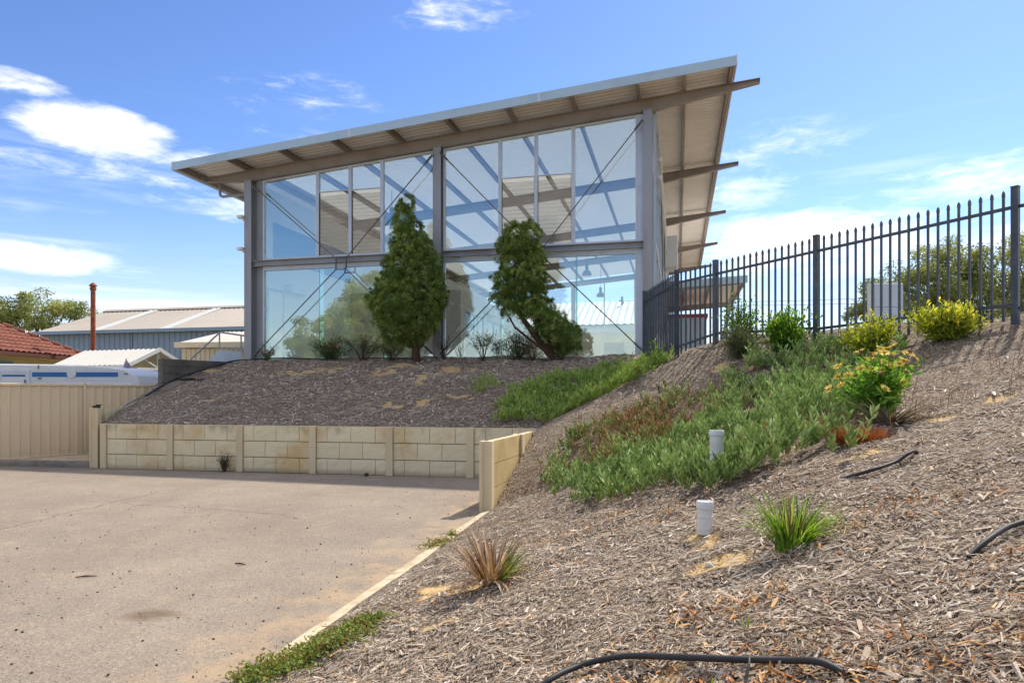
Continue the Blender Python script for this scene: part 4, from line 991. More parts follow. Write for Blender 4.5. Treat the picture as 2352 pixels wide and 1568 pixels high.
V, F = corr_slope(26.4, -.4, 7.7, 7, 10.6, .6, .05, -.2); link(np_mesh('roof', V, F, worn('white_roof_sheet', lin('#e0ddd6'), .04, lin('#c4c0b6'), .3, .5, .05, .3, 8, .03, .3), None, False), 'roof', SHED_AT)
V, F = corr_slope(26.4, 14.4, 7.7, 7, 10.6, .6, .05, -.2); link(np_mesh('roof', V, F, bpy.data.materials['white_roof_sheet'], None, False), 'roof', SHED_AT)
# cream garden shed, carport, umbrella, van
M_crsh = worn('cream_sheeting', lin('#d9c9a8'), .05, lin('#b8a682'), .3, .5, 0, .8, 16, .03, .35, streak=True)
M_crroof = worn('off_white_roof_sheet', lin('#d5d0c6'), .04, lin('#b3aca0'), .35, .5, .05, .5, 12, .03, .35)
cs_ = thing('garden_shed', 'cream sheet metal shed with a pale gabled roof next to the glass building', 'shed', (-13.35, 28.0, 0), R(-6))
ribbed(6.2, 0, 3.42, .20, .03, .6).build('wall', M_crsh, cs_)
b = MB(); b.box(.0, .05, .02, 3.4, 0, 3.42); b.build('side_wall', M_crsh, cs_)
V, F = corr_slope(6.2, -.18, 3.66, 1.7, 4.26, .2, .02, .35); V[:, 0] = np.where(V[:, 1] < .5, V[:, 0]*1.06-.45, V[:, 0]+.55); link(np_mesh('roof', V, F, M_crroof, None, False), 'roof', cs_)
b = MB(); b.add([(-.12,-.18,3.63),(-.12,3.6,3.63),(.92,1.7,4.23)], [(0,1,2)]); b.build('hip', M_crroof, cs_)
b = MB(); b.box(-.16, 6.3, -.30, -.19, 3.46, 3.68); b.box(-.20, -.12, -.19, 3.5, 3.46, 3.68); b.build('gutter', M_crsh, cs_, bevel=.01)

cp = thing('carport', 'small open gabled carport with a white ribbed roof beyond the caravan', 'carport', (-12.76, 25.0, 0), math.atan2(-1.2, 3.3)+math.pi)
# local +x runs back along the ridge, gable at x=0; y across
cpd = Vector((-3.3, 1.2, 0)).normalized()
for s in (1, -1):
    V, F = corr_slope(3.7, 0, 3.24, s*1.38, 2.60, .24, .02, -.05); link(np_mesh('roof', V, F, M_crroof, None, False), 'roof', cp)
    b = MB(); b.bar((-.06, 0, 3.21), (-.06, s*1.40, 2.56), .05, .13); b.build('barge_board', M_cwhite, cp)
    b = MB(); b.box(-.05, 3.6, s*1.42-.05, s*1.42+.05, 2.48, 2.60); b.build('gutter', M_cwhite, cp)
    for x in (.1, 3.4):
        b = MB(); b.box(x-.04, x+.04, s*1.3-.04, s*1.3+.04, 0, 2.5); b.build('post', M_cwhite, cp)
b = MB(); b.bar((0.02, -1.36, 2.5), (.02, 1.36, 2.5), .05, .08); b.bar((.02, 0, 2.5), (.02, 0, 3.16), .05, .06, (0,1,0)); b.bar((.02, 0, 2.54), (.02, .66, 2.86), .04, .05); b.bar((.02, 0, 2.54), (.02, -.66, 2.86), .04, .05); b.build('truss', M_cwhite, cp)
um = thing('folded_umbrella', 'folded mauve garden umbrella beside the end of the caravan', 'umbrella', (-12.2, 21.9, 0))
M_mauve = worn('mauve_cloth', lin('#9c8898'), .1, lin('#7d6b7a'), .3, .9, 0, 4, 40, .1, .1)
b = MB(); V0 = []
for i, (rr, z) in enumerate(((.03, 2.66), (.07, 2.55), (.12, 2.2), (.17, 1.75), (.19, 1.35), (.16, 1.3))):
    for k in range(16):
        a = 2*math.pi*k/16; r_ = rr*(1+(.35 if k % 2 else -.15)*min(1, i/2)); V0.append((r_*math.cos(a)+.14*(2.66-z)*.9, r_*math.sin(a), z))
b.add(V0, [(i*16+k, i*16+(k+1) % 16, (i+1)*16+(k+1) % 16, (i+1)*16+k) for i in range(5) for k in range(16)]); b.build('canopy', M_mauve, um)
b = MB(); b.tube([(.35, 0, 0), (-.01, 0, 2.72)], .02, 8); b.build('pole', M_grey, um)
vn = thing('van', 'white van with a rounded roof parked between the caravan and the grey block wall', 'van', (-10.2, 21.3, 0), R(8))
b = MB(); b.prism([(-.95, .45), (3.0, .45), (3.0, 1.0), (2.6, 1.2), (2.0, 1.86), (1.4, 1.95), (.4, 1.97), (-.3, 1.90), (-.75, 1.70), (-.95, 1.5)], 0, 1.75, 1); b.build('body', M_cwhite, vn, bevel=.07)
b = MB(); b.prism([(-.7, 1.28), (1.95, 1.28), (1.85, 1.66), (1.5, 1.72), (-.45, 1.68)], -.012, .01, 1); b.build('side_window', M_dark, vn)
for x in (-.3, 2.3):
    o = MB(); o.lathe([(.28, -.1), (.31, -.06), (.31, .06), (.28, .1)], 18); w_ = o.build('wheel', M_dark, vn, True); w_.rotation_euler = (R(90), 0, 0); w_.location = (x, .1, .31)

# stair landing with handrail left of the building
ld = thing('stair_landing', 'grey stair landing with side panel left of the building', 'stairs', (-10.0, 23.0, 0), R(-4))
b = MB(); b.box(-.2, 1.55, -.5, 1.2, 0, 2.58); b.build('landing', M_cblk, ld)
for k in range(5):
    b = MB(); b.box(-.2-.3*(k+1), -.2-.3*k-.004, -.45, 1.15, 0, 2.58-.172*(k+1)); b.build('step', M_cblk, ld)
b = MB(); b.prism([(-.12, 2.66), (.29, 3.07), (1.06, 2.99), (1.06, 2.60), (-.12, 2.60)], -.03, .0, 1); b.build('side_panel', M_corrw, ld)
hr = thing('handrail', 'galvanised pipe handrail beside the grey wall left of the building', 'handrail', (-10.0, 23.0, 2.58), R(-4))
b = MB(); b.tube([(-.72, .02, .18), (.28, .02, 1.06), (.33, .02, 1.075), (1.30, .02, .93)], .028, 8); b.build('rail', M_steel, hr, True)
for x, z in ((.28, 1.05), (1.02, .965)):
    b = MB(); b.tube([(x, .02, .0), (x, .02, z)], .026, 8); b.build('post', M_steel, hr, True)
h2 = thing('handrail', 'short bent steel handrail end poking up behind the mound beside the cream wall', 'handrail', (-9.46, 17.2, .115))
b = MB(); b.tube([(-.13, -.2, .75), (-.11, -.2, 1.17), (-.05, -.15, 1.24), (.16, .55, 1.52)], .028, 8); b.tube([(-.13, -.2, 0), (-.13, -.2, .75)], .028, 8); b.build('rail', M_steel, h2, True)

# pylon sign, utility box and wires on the right
sg = thing('pylon_sign', 'blank pale grey pylon sign standing behind the black fence', 'sign', (16.2, 30, 1.0))
b = MB(); b.box(-.6, .75, .02, .40, 0, 5.42); b.build('cabinet', M_cwhite, sg)
M_signp = worn('pale_grey_sign_face', lin('#b9c4cb'), .03, lin('#a3aeb5'), .2, .4, 0, 1, 10, .02, .4)
for i, (z0, z1) in enumerate(((4.38, 5.38), (3.36, 4.36), (2.5, 3.34), (1.2, 2.48))):
    b = MB(); b.box(-.50, .74, -.03, .015, z0, z1); b.build('panel', M_signp, sg, bevel=.01)
ub = thing('utility_box', 'small dark box at the foot of the fence behind the largest yellow bush', 'box', (6.02, 8.95, tz(6.02, 8.95)-.03), R(-50))
b = MB(); b.box(-.1, .12, -.08, .08, 0, .12); b.build('body', M_blk, ub, bevel=.01); b = MB(); b.box(-.11, .13, -.09, .09, .121, .145); b.build('lid', M_blk, ub, bevel=.006)
M_wire = worn('power_cable', (.03, .03, .035), .1, (.05, .05, .05), .2, .6, 0, 1, 10, .02, .3)
M_pole = worn('timber_pole', lin('#6d5f50'), .15, lin('#4b4036'), .4, .9, 0, 2, 30, .2, .1)
POL = [(10.5, 66.0), (58, 38.0)]
for (x, y), lb in zip(POL, ('far timber power pole partly behind the fence', 'timber power pole beyond the right trees')):
    p = thing('power_pole', lb, 'pole', (x, y, 1.4)); b = MB(); b.tube([(0,0,0),(0,0,9.5)], [.16, .11], 10); b.build('pole', M_pole, p); b = MB(); b.bar((-.4,-.9,9.0),(.4,.9,9.0), .1, .12); b.build('crossarm', M_pole, p)
for k, (za, zb, off) in enumerate(((10.4, 10.9, -.8), (10.4, 10.4, .8), (7.9, 8.2, 0))):
    pts = []
    for i in range(17):
        t_ = i/16; pts.append((POL[0][0]+(POL[1][0]-POL[0][0])*t_+off*.4, POL[0][1]+(POL[1][1]-POL[0][1])*t_+off, za+(zb-za)*t_-1.5*4*t_*(1-t_)))
    b = MB(); b.tube(pts, .018, 5); tag(b.build('power_line', M_wire), ['upper front power line sagging behind the fence and in front of the trees', 'upper rear power line sagging behind the fence', 'lowest power line sagging behind the fence'][k], 'power line', 'power lines behind the fence')

# ------------------------------------------------------------------ plants
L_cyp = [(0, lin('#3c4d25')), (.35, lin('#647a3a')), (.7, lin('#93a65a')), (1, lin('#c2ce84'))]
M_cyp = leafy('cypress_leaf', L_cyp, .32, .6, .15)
M_bark = worn('grey_brown_bark', lin('#5b4638'), .3, lin('#33261e'), .5, .95, 0, 6, 60, .6, .1)
def sprays(C, Rr, per, out, mat, L=(.05, .12), Wd=.035, up=.5, name='foliage', core=.55, clumpvar=.3, tone=0.):
    "clumps of small sprays: C centres, Rr radii, out = outward direction of each clump"
    n = len(C); idx = np.repeat(np.arange(n), per)
    d = unit(rng.normal(size=(len(idx), 3))*.8+out[idx]*1.3+np.array([0, 0, up]))
    rad = Rr[idx]*rng.uniform(core, 1., len(idx))**.7
    P = C[idx]+d*rad[:, None]*np.array([1, 1, 1.1])
    D = unit(d*.8+np.array([0, 0, up])+rng.normal(0, .45, (len(idx), 3)))
    cv_ = rng.uniform(-clumpvar, clumpvar, n)
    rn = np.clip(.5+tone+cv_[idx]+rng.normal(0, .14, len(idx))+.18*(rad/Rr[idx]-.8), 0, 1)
    return leaf_mesh(name, P, D, rng.uniform(*L, len(idx)), Wd*rng.uniform(.7, 1.3, len(idx)), mat, rn, .3)
def lobes_to_clumps(lobes, dens, jitter=.06, crad=(.10, .2)):
    "points over the outside of a set of ellipsoids (x,y,z,rx,ry,rz), none inside a neighbour"
    Cs, Os = [], []
    for x, y, z, a, b_, c in lobes:
        n = max(6, int(dens*(a*b_+b_*c+a*c)/3*4*math.pi))
        d = unit(rng.normal(size=(n, 3))); p = np.array([x, y, z])+d*np.array([a, b_, c])*rng.uniform(.72, 1.04, (n, 1))+rng.normal(0, jitter, (n, 3))
        o = unit(d/np.array([a, b_, c])); ok = np.ones(n, bool)
        for x2, y2, z2, a2, b2, c2 in lobes:
            if (x2, y2, z2) == (x, y, z): continue
            ok &= (((p-[x2, y2, z2])/np.array([a2, b2, c2]))**2).sum(1) > .5
        Cs.append(p[ok]); Os.append(o[ok])
    C, O = np.concatenate(Cs), np.concatenate(Os)
    return C, O, rng.uniform(*crad, len(C))
def limbs(pairs, mat, name='trunk', parent=None, n=8):
    b = MB()
    for pts, rs in pairs: b.tube(pts, rs, n)
    o = b.build(name, mat, parent, True)
    if name == 'stems': o['kind'] = 'stuff'
    return o
# tall cypress
p = bl(5.72, -1.05); zb = tz(p.x, p.y)-.05
t1 = thing('cypress_tree', 'tall dense upright cypress in front of the middle column', 'tree', (p.x, p.y, zb))
lob = []
for z, r_, cxo in ((.92, .45, -.3), (.95, .4, .3), (1.3, .82, -.2), (1.65, .92, -.22), (2.05, .82, -.12), (2.45, .70, -.02), (2.85, .60, -.02), (3.25, .50, -.08), (3.65, .38, -.12), (4.0, .27, -.12), (4.3, .16, -.13)):
    k = max(1, int(r_*7)); 
    for j in range(k):
        a = 2*math.pi*(j+rng.uniform(0, .7))/k; q_ = r_*.62
        lob.append((cxo+q_*math.cos(a), q_*math.sin(a)*.9, z+rng.uniform(-.12, .12), r_*.48+.06, r_*.48+.06, .42 if r_ > .4 else .3))
C, O, Rr = lobes_to_clumps(lob, 95, .04, (.07, .14))
ok = C[:, 2] > .45; C, O, Rr = C[ok], O[ok], Rr[ok]
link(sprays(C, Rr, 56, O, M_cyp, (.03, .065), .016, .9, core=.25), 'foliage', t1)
limbs([([(.05,0,0),(.02,0,.5),(0,0,1.2),(0,0,3.6)], [.12,.1,.08,.02]), ([(.03,0,.3),(.35,.1,.8),(.6,.1,1.3)], [.06,.05,.02]), ([(.02,0,.35),(-.35,-.1,.85),(-.7,0,1.4)], [.06,.05,.02]), ([(0,.02,.5),(.2,-.3,1.0),(.3,-.6,1.5)], [.05,.04,.02])], M_bark, 'trunk', t1)
# leaning cypress with an open middle
p = bl(9.72, -1.0); zb = tz(p.x, p.y)-.05
t2 = thing('cypress_tree', 'leaning cypress with bare inner branches in front of the right half of the glass', 'tree', (p.x, p.y, zb))
S2 = 19.6/1590
def pl_(px, py, y=0.): return ((px-1283)*S2, y, (812-py)*S2)
lob = []
for px, py, r_ in ((1205,545,42),(1185,570,34),(1228,580,34),(1200,605,46),(1222,630,40),(1178,640,36),(1205,665,42),(1160,665,26),(1232,665,32),(1185,690,32),(1225,700,30),(1250,690,24),(1260,720,30),(1280,735,30),(1300,750,28),(1290,775,28),(1312,770,20),(1272,755,28),(1245,740,18)):
    x, y, z = pl_(px, py, rng.uniform(-.2, .2)); r_ *= S2*.88
    for j in range(4):
        a = 2*math.pi*(j+rng.uniform(0, 1))/4; lob.append((x+r_*.45*math.cos(a), y+r_*.7*math.sin(a), z+rng.uniform(-.1, .1), r_*.55, r_*.6, r_*.62))
C, O, Rr = lobes_to_clumps(lob, 85, .04, (.065, .125))
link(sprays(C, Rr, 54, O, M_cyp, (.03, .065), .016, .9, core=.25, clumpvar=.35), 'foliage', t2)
br = []
for path, r0 in (([(1290,812),(1262,790),(1235,755),(1205,715),(1185,660),(1190,600)], .11), ([(1285,808),(1262,770),(1245,720),(1225,660),(1215,600)], .08), ([(1262,790),(1225,765),(1190,735),(1165,690)], .05), ([(1235,755),(1240,710),(1230,660)], .045), ([(1288,808),(1300,780),(1305,750)], .05), ([(1275,800),(1280,760),(1275,730)], .045), ([(1230,780),(1205,770),(1180,765)], .03), ([(1205,715),(1190,700),(1165,668)], .035)):
    pts = [pl_(a, c, rng.uniform(-.12, .12)) for a, c in path]; br.append((pts, list(np.linspace(r0, r0*.3, len(pts)))))
limbs(br, M_bark, 'trunk', t2)

def bush(name, label, cat, loc, rx, ry, h, nl, stops, L, Wd, stems=14, trans=.4, tone=0., flowers=None, group=None, spread=.9, up=.55, smat=None, mode='fill'):
    t = thing(name, label, cat, loc, 0, group)
    br, LP, LD = [], [], []
    for i in range(stems):
        a = rng.uniform(0, 6.28); rr = math.sqrt(rng.uniform(0, 1))*spread; hh = h*rng.uniform(.55, 1.0)*(1-.35*rr**2)
        e = np.array([math.cos(a)*rr*rx, math.sin(a)*rr*ry, hh]); c_ = np.array([e[0]*.35, e[1]*.35, hh*.5]); pts = [np.array([e[0]*.06, e[1]*.06, -.03]), c_+rng.normal(0, .04*h, 3), e]
        br.append(([tuple(x) for x in pts], [.004+.009*h, .003+.005*h, .002+.002*h]))
        k = nl//stems; tt = rng.uniform(.22 if mode == 'fill' else .55, 1.02, k)[:, None]
        P = (1-tt)**2*pts[0]+2*tt*(1-tt)*pts[1]+tt**2*pts[2]; P = P+rng.normal(0, .085*h*(1.2 if mode == 'fill' else .6), (k, 3))
        LP.append(P); LD.append(unit((e-pts[1])[None]*.7/h+rng.normal(0, .6, (k, 3))+np.array([0, 0, up])))
    P = np.concatenate(LP); D = np.concatenate(LD); P[:, 2] = np.abs(P[:, 2])
    limbs(br, smat or M_bark, 'stems', t, 5)
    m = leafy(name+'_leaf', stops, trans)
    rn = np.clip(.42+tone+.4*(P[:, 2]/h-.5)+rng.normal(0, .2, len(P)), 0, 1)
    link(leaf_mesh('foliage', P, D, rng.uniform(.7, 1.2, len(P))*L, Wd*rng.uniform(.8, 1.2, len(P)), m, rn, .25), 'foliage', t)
    if flowers:
        nf, fm, fs = flowers
        for i in range(nf):
            e = P[rng.integers(len(P))]; e = np.array([e[0], e[1], max(e[2], h*.55)])+rng.normal(0, .03, 3); k = 26
            d = unit(rng.normal(size=(k, 3))+[0, -.3, .6])
            link(leaf_mesh('flower', np.repeat(e[None], k, 0)+d*fs*.25, d, np.full(k, fs), np.full(k, fs*.8), fm, rng.uniform(0, 1, k), .3), 'flower', t)
    return t
M_pink = leafy('pink_petal', [(0, lin('#d98a86')), (1, lin('#f0b3ab'))], .3)
OLE = [(0, lin('#3a4a2e')), (.5, lin('#66784a')), (1, lin('#98a672'))]
def at_front(u, v=-.95):
    p = bl(u, v); return (p.x, p.y, tz(p.x, p.y)-.02)
bush('oleander', 'small sparse pink oleander at the foot of the left corner column', 'shrub', at_front(.9, -.7), .42, .35, .55, 500, OLE, .075, .016, 12, .3, flowers=(5, M_pink, .035))
bush('oleander', 'dense low oleander with pink flowers under the left glass', 'shrub', at_front(3.05, -.8), .8, .5, .72, 2600, OLE, .09, .018, 26, .3, -.05, flowers=(9, M_pink, .04))
bush('oleander', 'open twiggy oleander between the dense one and the tall cypress', 'shrub', at_front(4.1, -.9), .75, .45, .85, 900, OLE, .09, .018, 22, .3, 0, mode='tips', flowers=(3, M_pink, .035))
bush('oleander', 'low twiggy oleander at the left foot of the tall cypress', 'shrub', at_front(5.0, -.9), .6, .4, .62, 700, OLE, .08, .016, 18, .3, 0, mode='tips', flowers=(3, M_pink, .03))
bush('twiggy_shrub', 'nearly bare twiggy shrub right of the tall cypress trunk', 'shrub', at_front(6.45, -.7), .45, .35, .95, 60, OLE, .06, .014, 14, .3, mode='tips')
bush('oleander', 'thin upright oleander in front of the office doorway', 'shrub', at_front(7.6, -.8), .5, .35, .85, 420, OLE, .10, .018, 11, .3, .1, mode='tips')
bush('oleander', 'green oleander under the leaning cypress', 'shrub', at_front(8.55, -.75), .7, .45, .95, 1600, OLE, .10, .019, 20, .3, .05)
bush('twiggy_shrub', 'dry grey twiggy shrub at the base of the leaning cypress', 'shrub', at_front(9.05, -1.0), .5, .4, .5, 260, [(0, lin('#4f4a3a')), (1, lin('#8b8368'))], .05, .012, 22, .2, mode='tips')
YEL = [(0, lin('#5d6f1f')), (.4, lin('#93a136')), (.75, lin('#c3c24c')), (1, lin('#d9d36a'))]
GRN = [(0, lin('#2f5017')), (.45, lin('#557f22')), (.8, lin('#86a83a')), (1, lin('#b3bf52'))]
def on(x, y, dz=-.02): return (x, y, tz(x, y)+dz)
bush('yellow_shrub', 'largest golden green shrub in front of the fence near its right end', 'shrub', on(5.33, 8.5), .50, .42, .46, 3400, YEL, .065, .028, 46, .5, .08, smat=M_bark, group='shrubs along the fence')
bush('yellow_shrub', 'golden green shrub in front of the pale pylon sign', 'shrub', on(4.72, 9.15), .42, .34, .55, 2300, YEL, .06, .026, 30, .5, -.04, group='shrubs along the fence')
bush('green_shrub', 'bright green shrub just left of the middle fence post', 'shrub', on(4.08, 10.25), .40, .34, .68, 2600, GRN, .07, .028, 30, .5, .05, group='shrubs along the fence')
bush('green_shrub', 'thin upright light green shrub behind the grey green one by the fence', 'shrub', on(3.72, 11.25), .32, .28, .80, 1000, GRN, .06, .026, 18, .5, 0, group='shrubs along the fence')
bush('rosemary_bush', 'grey green needle leaved bush in front of the fence corner', 'shrub', on(3.52, 10.7), .36, .3, .58, 5200, [(0, lin('#39432a')), (.5, lin('#65704a')), (1, lin('#98a274'))], .04, .009, 44, .3, 0, group='shrubs along the fence')
bush('weed', 'thin dark weed growing at the foot of the long retaining wall', 'weed', tuple(W0+WD*3.02-WN*.13+Vector((0,0,.0))), .2, .08, .42, 330, [(0, lin('#2c3a26')), (1, lin('#566648'))], .05, .012, 16, .25, 0)
bush('weed', 'small leafy weed at the near end of the black fence', 'weed', on(2.55, 12.3), .14, .12, .55, 120, GRN, .06, .025, 6, .4, 0)

# succulent ground cover (stuff)
M_succ = leafy('succulent_leaf', [(0, lin('#a8744c')), (.06, lin('#b49a68')), (.1, lin('#62753a')), (.4, lin('#8fa85a')), (.75, lin('#b9ca82')), (1, lin('#dfe6b0'))], .25, .42, .4)
M_succ2 = leafy('succulent_leaf_yellow', [(0, lin('#a8844e')), (.12, lin('#8f9a4c')), (.4, lin('#97b154')), (.75, lin('#bccd70')), (1, lin('#d8df90'))], .35, .5, .3)
def in_poly(X, Y, poly):
    inside = np.zeros(len(X), bool); j = len(poly)-1
    for i in range(len(poly)):
        xi, yi = poly[i]; xj, yj = poly[j]
        inside ^= ((yi > Y) != (yj > Y)) & (X < (xj-xi)*(Y-yi)/(yj-yi+1e-12)+xi); j = i
    return inside
def ground_cover(name, label, poly, dens, nl, L, Wd, h, mat, dry=None, edge=.35, thr=.37):
    pa = np.array(poly); lo, hi = pa.min(0)-.2, pa.max(0)+.2; n = int(np.prod(hi-lo)*dens)
    X = rng.uniform(lo[0], hi[0], n); Y = rng.uniform(lo[1], hi[1], n)
    jx = X+(vnoise(X, Y, 3.2, 21)-.5)*edge*1.6; jy = Y+(vnoise(X, Y, 3.2, 22)-.5)*edge*1.6
    ok = in_poly(jx, jy, poly) & in_bank(X, Y); cl_ = vnoise(X, Y, 2.1, 23)*.6+vnoise(X, Y, 6.5, 24)*.4
    ok &= cl_+rng.uniform(-.12, .12, n) > thr
    X, Y, cl_ = X[ok], Y[ok], cl_[ok]; n = len(X); Z = terr(X, Y); hh = h*(.25+1.35*cl_)*rng.uniform(.45, 1.25, n)
    lean = rng.normal(0, .48, (n, 2)); base = np.stack([X, Y, Z], 1); ax = unit(np.stack([lean[:, 0], lean[:, 1], np.ones(n)], 1))
    tall = rng.uniform(size=n) < .04; hh[tall] *= 1.5
    idx = np.repeat(np.arange(n), nl); t_ = np.tile(np.linspace(.35, 1, nl), n); az_ = np.tile(np.arange(nl)*2.4, n)+rng.uniform(0, 6.28, n)[idx]
    P = base[idx]+ax[idx]*(hh[idx]*t_)[:, None]
    sp_ = (1.05-.55*t_)*rng.uniform(.7, 1.2, len(idx))
    D = unit(np.stack([np.cos(az_)*sp_, np.sin(az_)*sp_, np.full(len(idx), .75)], 1)+ax[idx]*.3)
    tone = .42+(cl_[idx]-.5)*.5+rng.normal(0, .13, len(idx))+rng.normal(0, .1, n)[idx]+.18*(t_-.6)
    rn = np.clip(tone, .1, 1)
    if dry is not None:
        dx_, dy_, dr = dry; dm = np.clip(1.3-np.hypot(X-dx_, Y-dy_)/dr, 0, 1)[idx]; k = rng.uniform(size=len(idx)) < dm*.75; rn[k] = rng.uniform(0, .08, k.sum())
    k = rng.uniform(size=len(idx)) < .02; rn[k] = rng.uniform(0, .05, k.sum())
    o = link(leaf_mesh(name, P, D, L*rng.uniform(.6, 1.15, len(idx)), Wd*rng.uniform(.8, 1.2, len(idx)), mat, rn, chunky=True), name)
    kind(o, 'stuff', label); return o
NEAR = [(.72,8.93),(.73,10.15),(1.3,10.62),(2.02,10.59),(2.43,10.06),(2.97,10.17),(3.63,10.3),(4.25,10.1),(4.91,9.6),(5.33,9.08),(4.71,8.38),(4.33,8.4),(3.42,6.9),(2.75,5.75),(2.39,5.48),(2.09,5.35),(1.85,4.9),(1.62,5.0),(1.45,5.3),(1.2,5.6),(.95,5.95),(.72,6.5),(.66,7.4)]
BACK = [(-.31,13.5),(-.24,14.96),(.56,16.2),(1.74,16.5),(2.6,16.3),(3.0,14.6),(2.85,12.9),(2.69,12.1),(1.99,11.99),(1.3,11.9),(.6,13.2)]
ground_cover('ground_cover', 'fleshy green succulent ground cover spreading over the near bank', NEAR, 175, 12, .092, .026, .25, M_succ, (1.7, 9.6, 1.1), .6, .42)
ground_cover('ground_cover', 'yellow green succulent ground cover along the ridge beside the fence end', BACK, 190, 10, .10, .026, .22, M_succ2)
ground_cover('ground_cover', 'sparse succulent patch on the mound above the wall', [(-1.2,16.2),(-.7,17.1),(-.3,16.6),(-.2,15.6),(-.9,15.7)], 150, 7, .08, .014, .16, M_succ2)
ground_cover('ground_cover', 'tall succulent clump hugging the foot of the taller white pipe', [(1.35,5.1),(1.95,5.1),(2.05,5.55),(1.72,5.52),(1.45,5.5),(1.3,5.4)], 180, 12, .092, .026, .30, M_succ, None, .1, 0.)
# dry fine stems between the succulents
def drystems():
    X = np.concatenate([rng.normal(1.75, .75, 1500), rng.uniform(.8, 4.6, 900)]); Y = np.concatenate([rng.normal(9.6, .55, 1500), rng.uniform(5.2, 10., 900)]); ok = in_bank(X, Y); X, Y = X[ok], Y[ok]; n = len(X)
    return blade_mesh('dry_stems', np.stack([X, Y, terr(X, Y)], 1), rng.uniform(0, 6.28, n), rng.uniform(0, .6, n), rng.uniform(.12, .32, n), np.full(n, .005), rng.uniform(0, .5, n), byrnd('dry_stem', [(0, lin('#7a5534')), (1, lin('#b58d5e'))]), rng.uniform(0, 1, n), 4)
kind(link(drystems(), 'dry_stems'), 'stuff', 'dry brown stems among the succulents')

# grass tufts and other single plants on the bank
def tuft(name, label, cat, x, y, n, L, Wd, stops, lean=(0, .5), bend=(.4, 1.3), r=.06, trans=.4):
    t = thing(name, label, cat, on(x, y))
    a = rng.uniform(0, 6.28, n); rr = np.sqrt(rng.uniform(0, 1, n))*r
    P = np.stack([np.cos(a)*rr, np.sin(a)*rr, np.zeros(n)], 1)
    l_ = np.array(L[0]+(L[1]-L[0])*rng.beta(2, 2, n))
    m = leafy(name+'_blade', stops, trans, .5, .3)
    link(blade_mesh('blades', P, a+rng.normal(0, .5, n), rng.uniform(*lean, n), l_, Wd*rng.uniform(.6, 1.2, n), rng.uniform(*bend, n), m, rng.uniform(0, 1, n)), 'blades', t)
    return t
BG = [(0, lin('#4a6e18')), (.5, lin('#6d9530')), (1, lin('#9db850'))]
t = tuft('grass_tuft', 'bright green grass tuft right of the short white pipe', 'grass', 1.30, 3.22, 190, (.16, .46), .009, BG, (0, .42), (.2, 1.4), .07, .38)
n = 120; a = rng.uniform(0, 6.28, n); link(blade_mesh('dead_stems', np.stack([np.cos(a)*.03, np.sin(a)*.03, 0*a], 1), a, rng.uniform(0, .35, n), rng.uniform(.2, .36, n), np.full(n, .005), rng.uniform(0, .9, n), byrnd('dead_stem', [(0, lin('#7a5c3a')), (1, lin('#a58a64'))]), rng.uniform(0, 1, n)), 'dead_stems', t)
tuft('grass_tuft', 'low spreading green grass beside the bright tuft', 'grass', 1.50, 3.40, 60, (.10, .2), .011, BG, (.3, .9), (.4, 1.3), .08, .5)
t = tuft('flax_clump', 'half dry strappy clump with brown and green leaves near the edge strip', 'plant', -.14, 4.38, 90, (.26, .58), .015, [(0, lin('#6b4c33')), (.6, lin('#a08060')), (1, lin('#c2a888'))], (.05, .75), (.1, .9), .07, .2)
n = 34; a = rng.uniform(-1.2, 1.2, n); link(blade_mesh('green_leaves', np.stack([np.cos(a)*.05+.03, np.sin(a)*.05, 0*a], 1), a, rng.uniform(.05, .7, n), rng.uniform(.2, .40, n), np.full(n, .014), rng.uniform(.2, .9, n), leafy('flax_green', BG, .4), rng.uniform(0, .8, n)), 'green_leaves', t)
n = 26; a = rng.uniform(0, 6.28, n); link(blade_mesh('dead_leaves', np.stack([np.cos(a)*.06, np.sin(a)*.06, 0*a+.02], 1), a, rng.uniform(.7, 1.2, n), rng.uniform(.18, .38, n), np.full(n, .018), rng.uniform(.6, 1.5, n), leafy('flax_dead', [(0, lin('#9a6b45')), (1, lin('#d6bda0'))], .2), rng.uniform(0, 1, n)), 'dead_leaves', t)
tuft('dead_tuft', 'rust orange dead grass clump below the yellow daisies', 'plant', 2.62, 5.22, 1000, (.08, .24), .006, [(0, lin('#7a3c20')), (.6, lin('#9e5a30')), (1, lin('#b98254'))], (0, .8), (.1, .9), .16, .25)
tuft('dry_flax', 'grey dry strap leaves fanning out under the yellow daisies', 'plant', 3.02, 5.55, 90, (.3, .62), .02, [(0, lin('#5c5044')), (1, lin('#a3968a'))], (.7, 1.3), (.1, .5), .06, .15)
for x, y, lb in ((.80, 2.35, 'tiny green sprout in the mulch above the long hose'), (.585, 1.98, 'tiny green sprout beside the long hose')):
    tuft('grass_sprout', lb, 'grass', x, y, 7, (.05, .11), .006, BG, (0, .3), (0, .4), .012, .4)
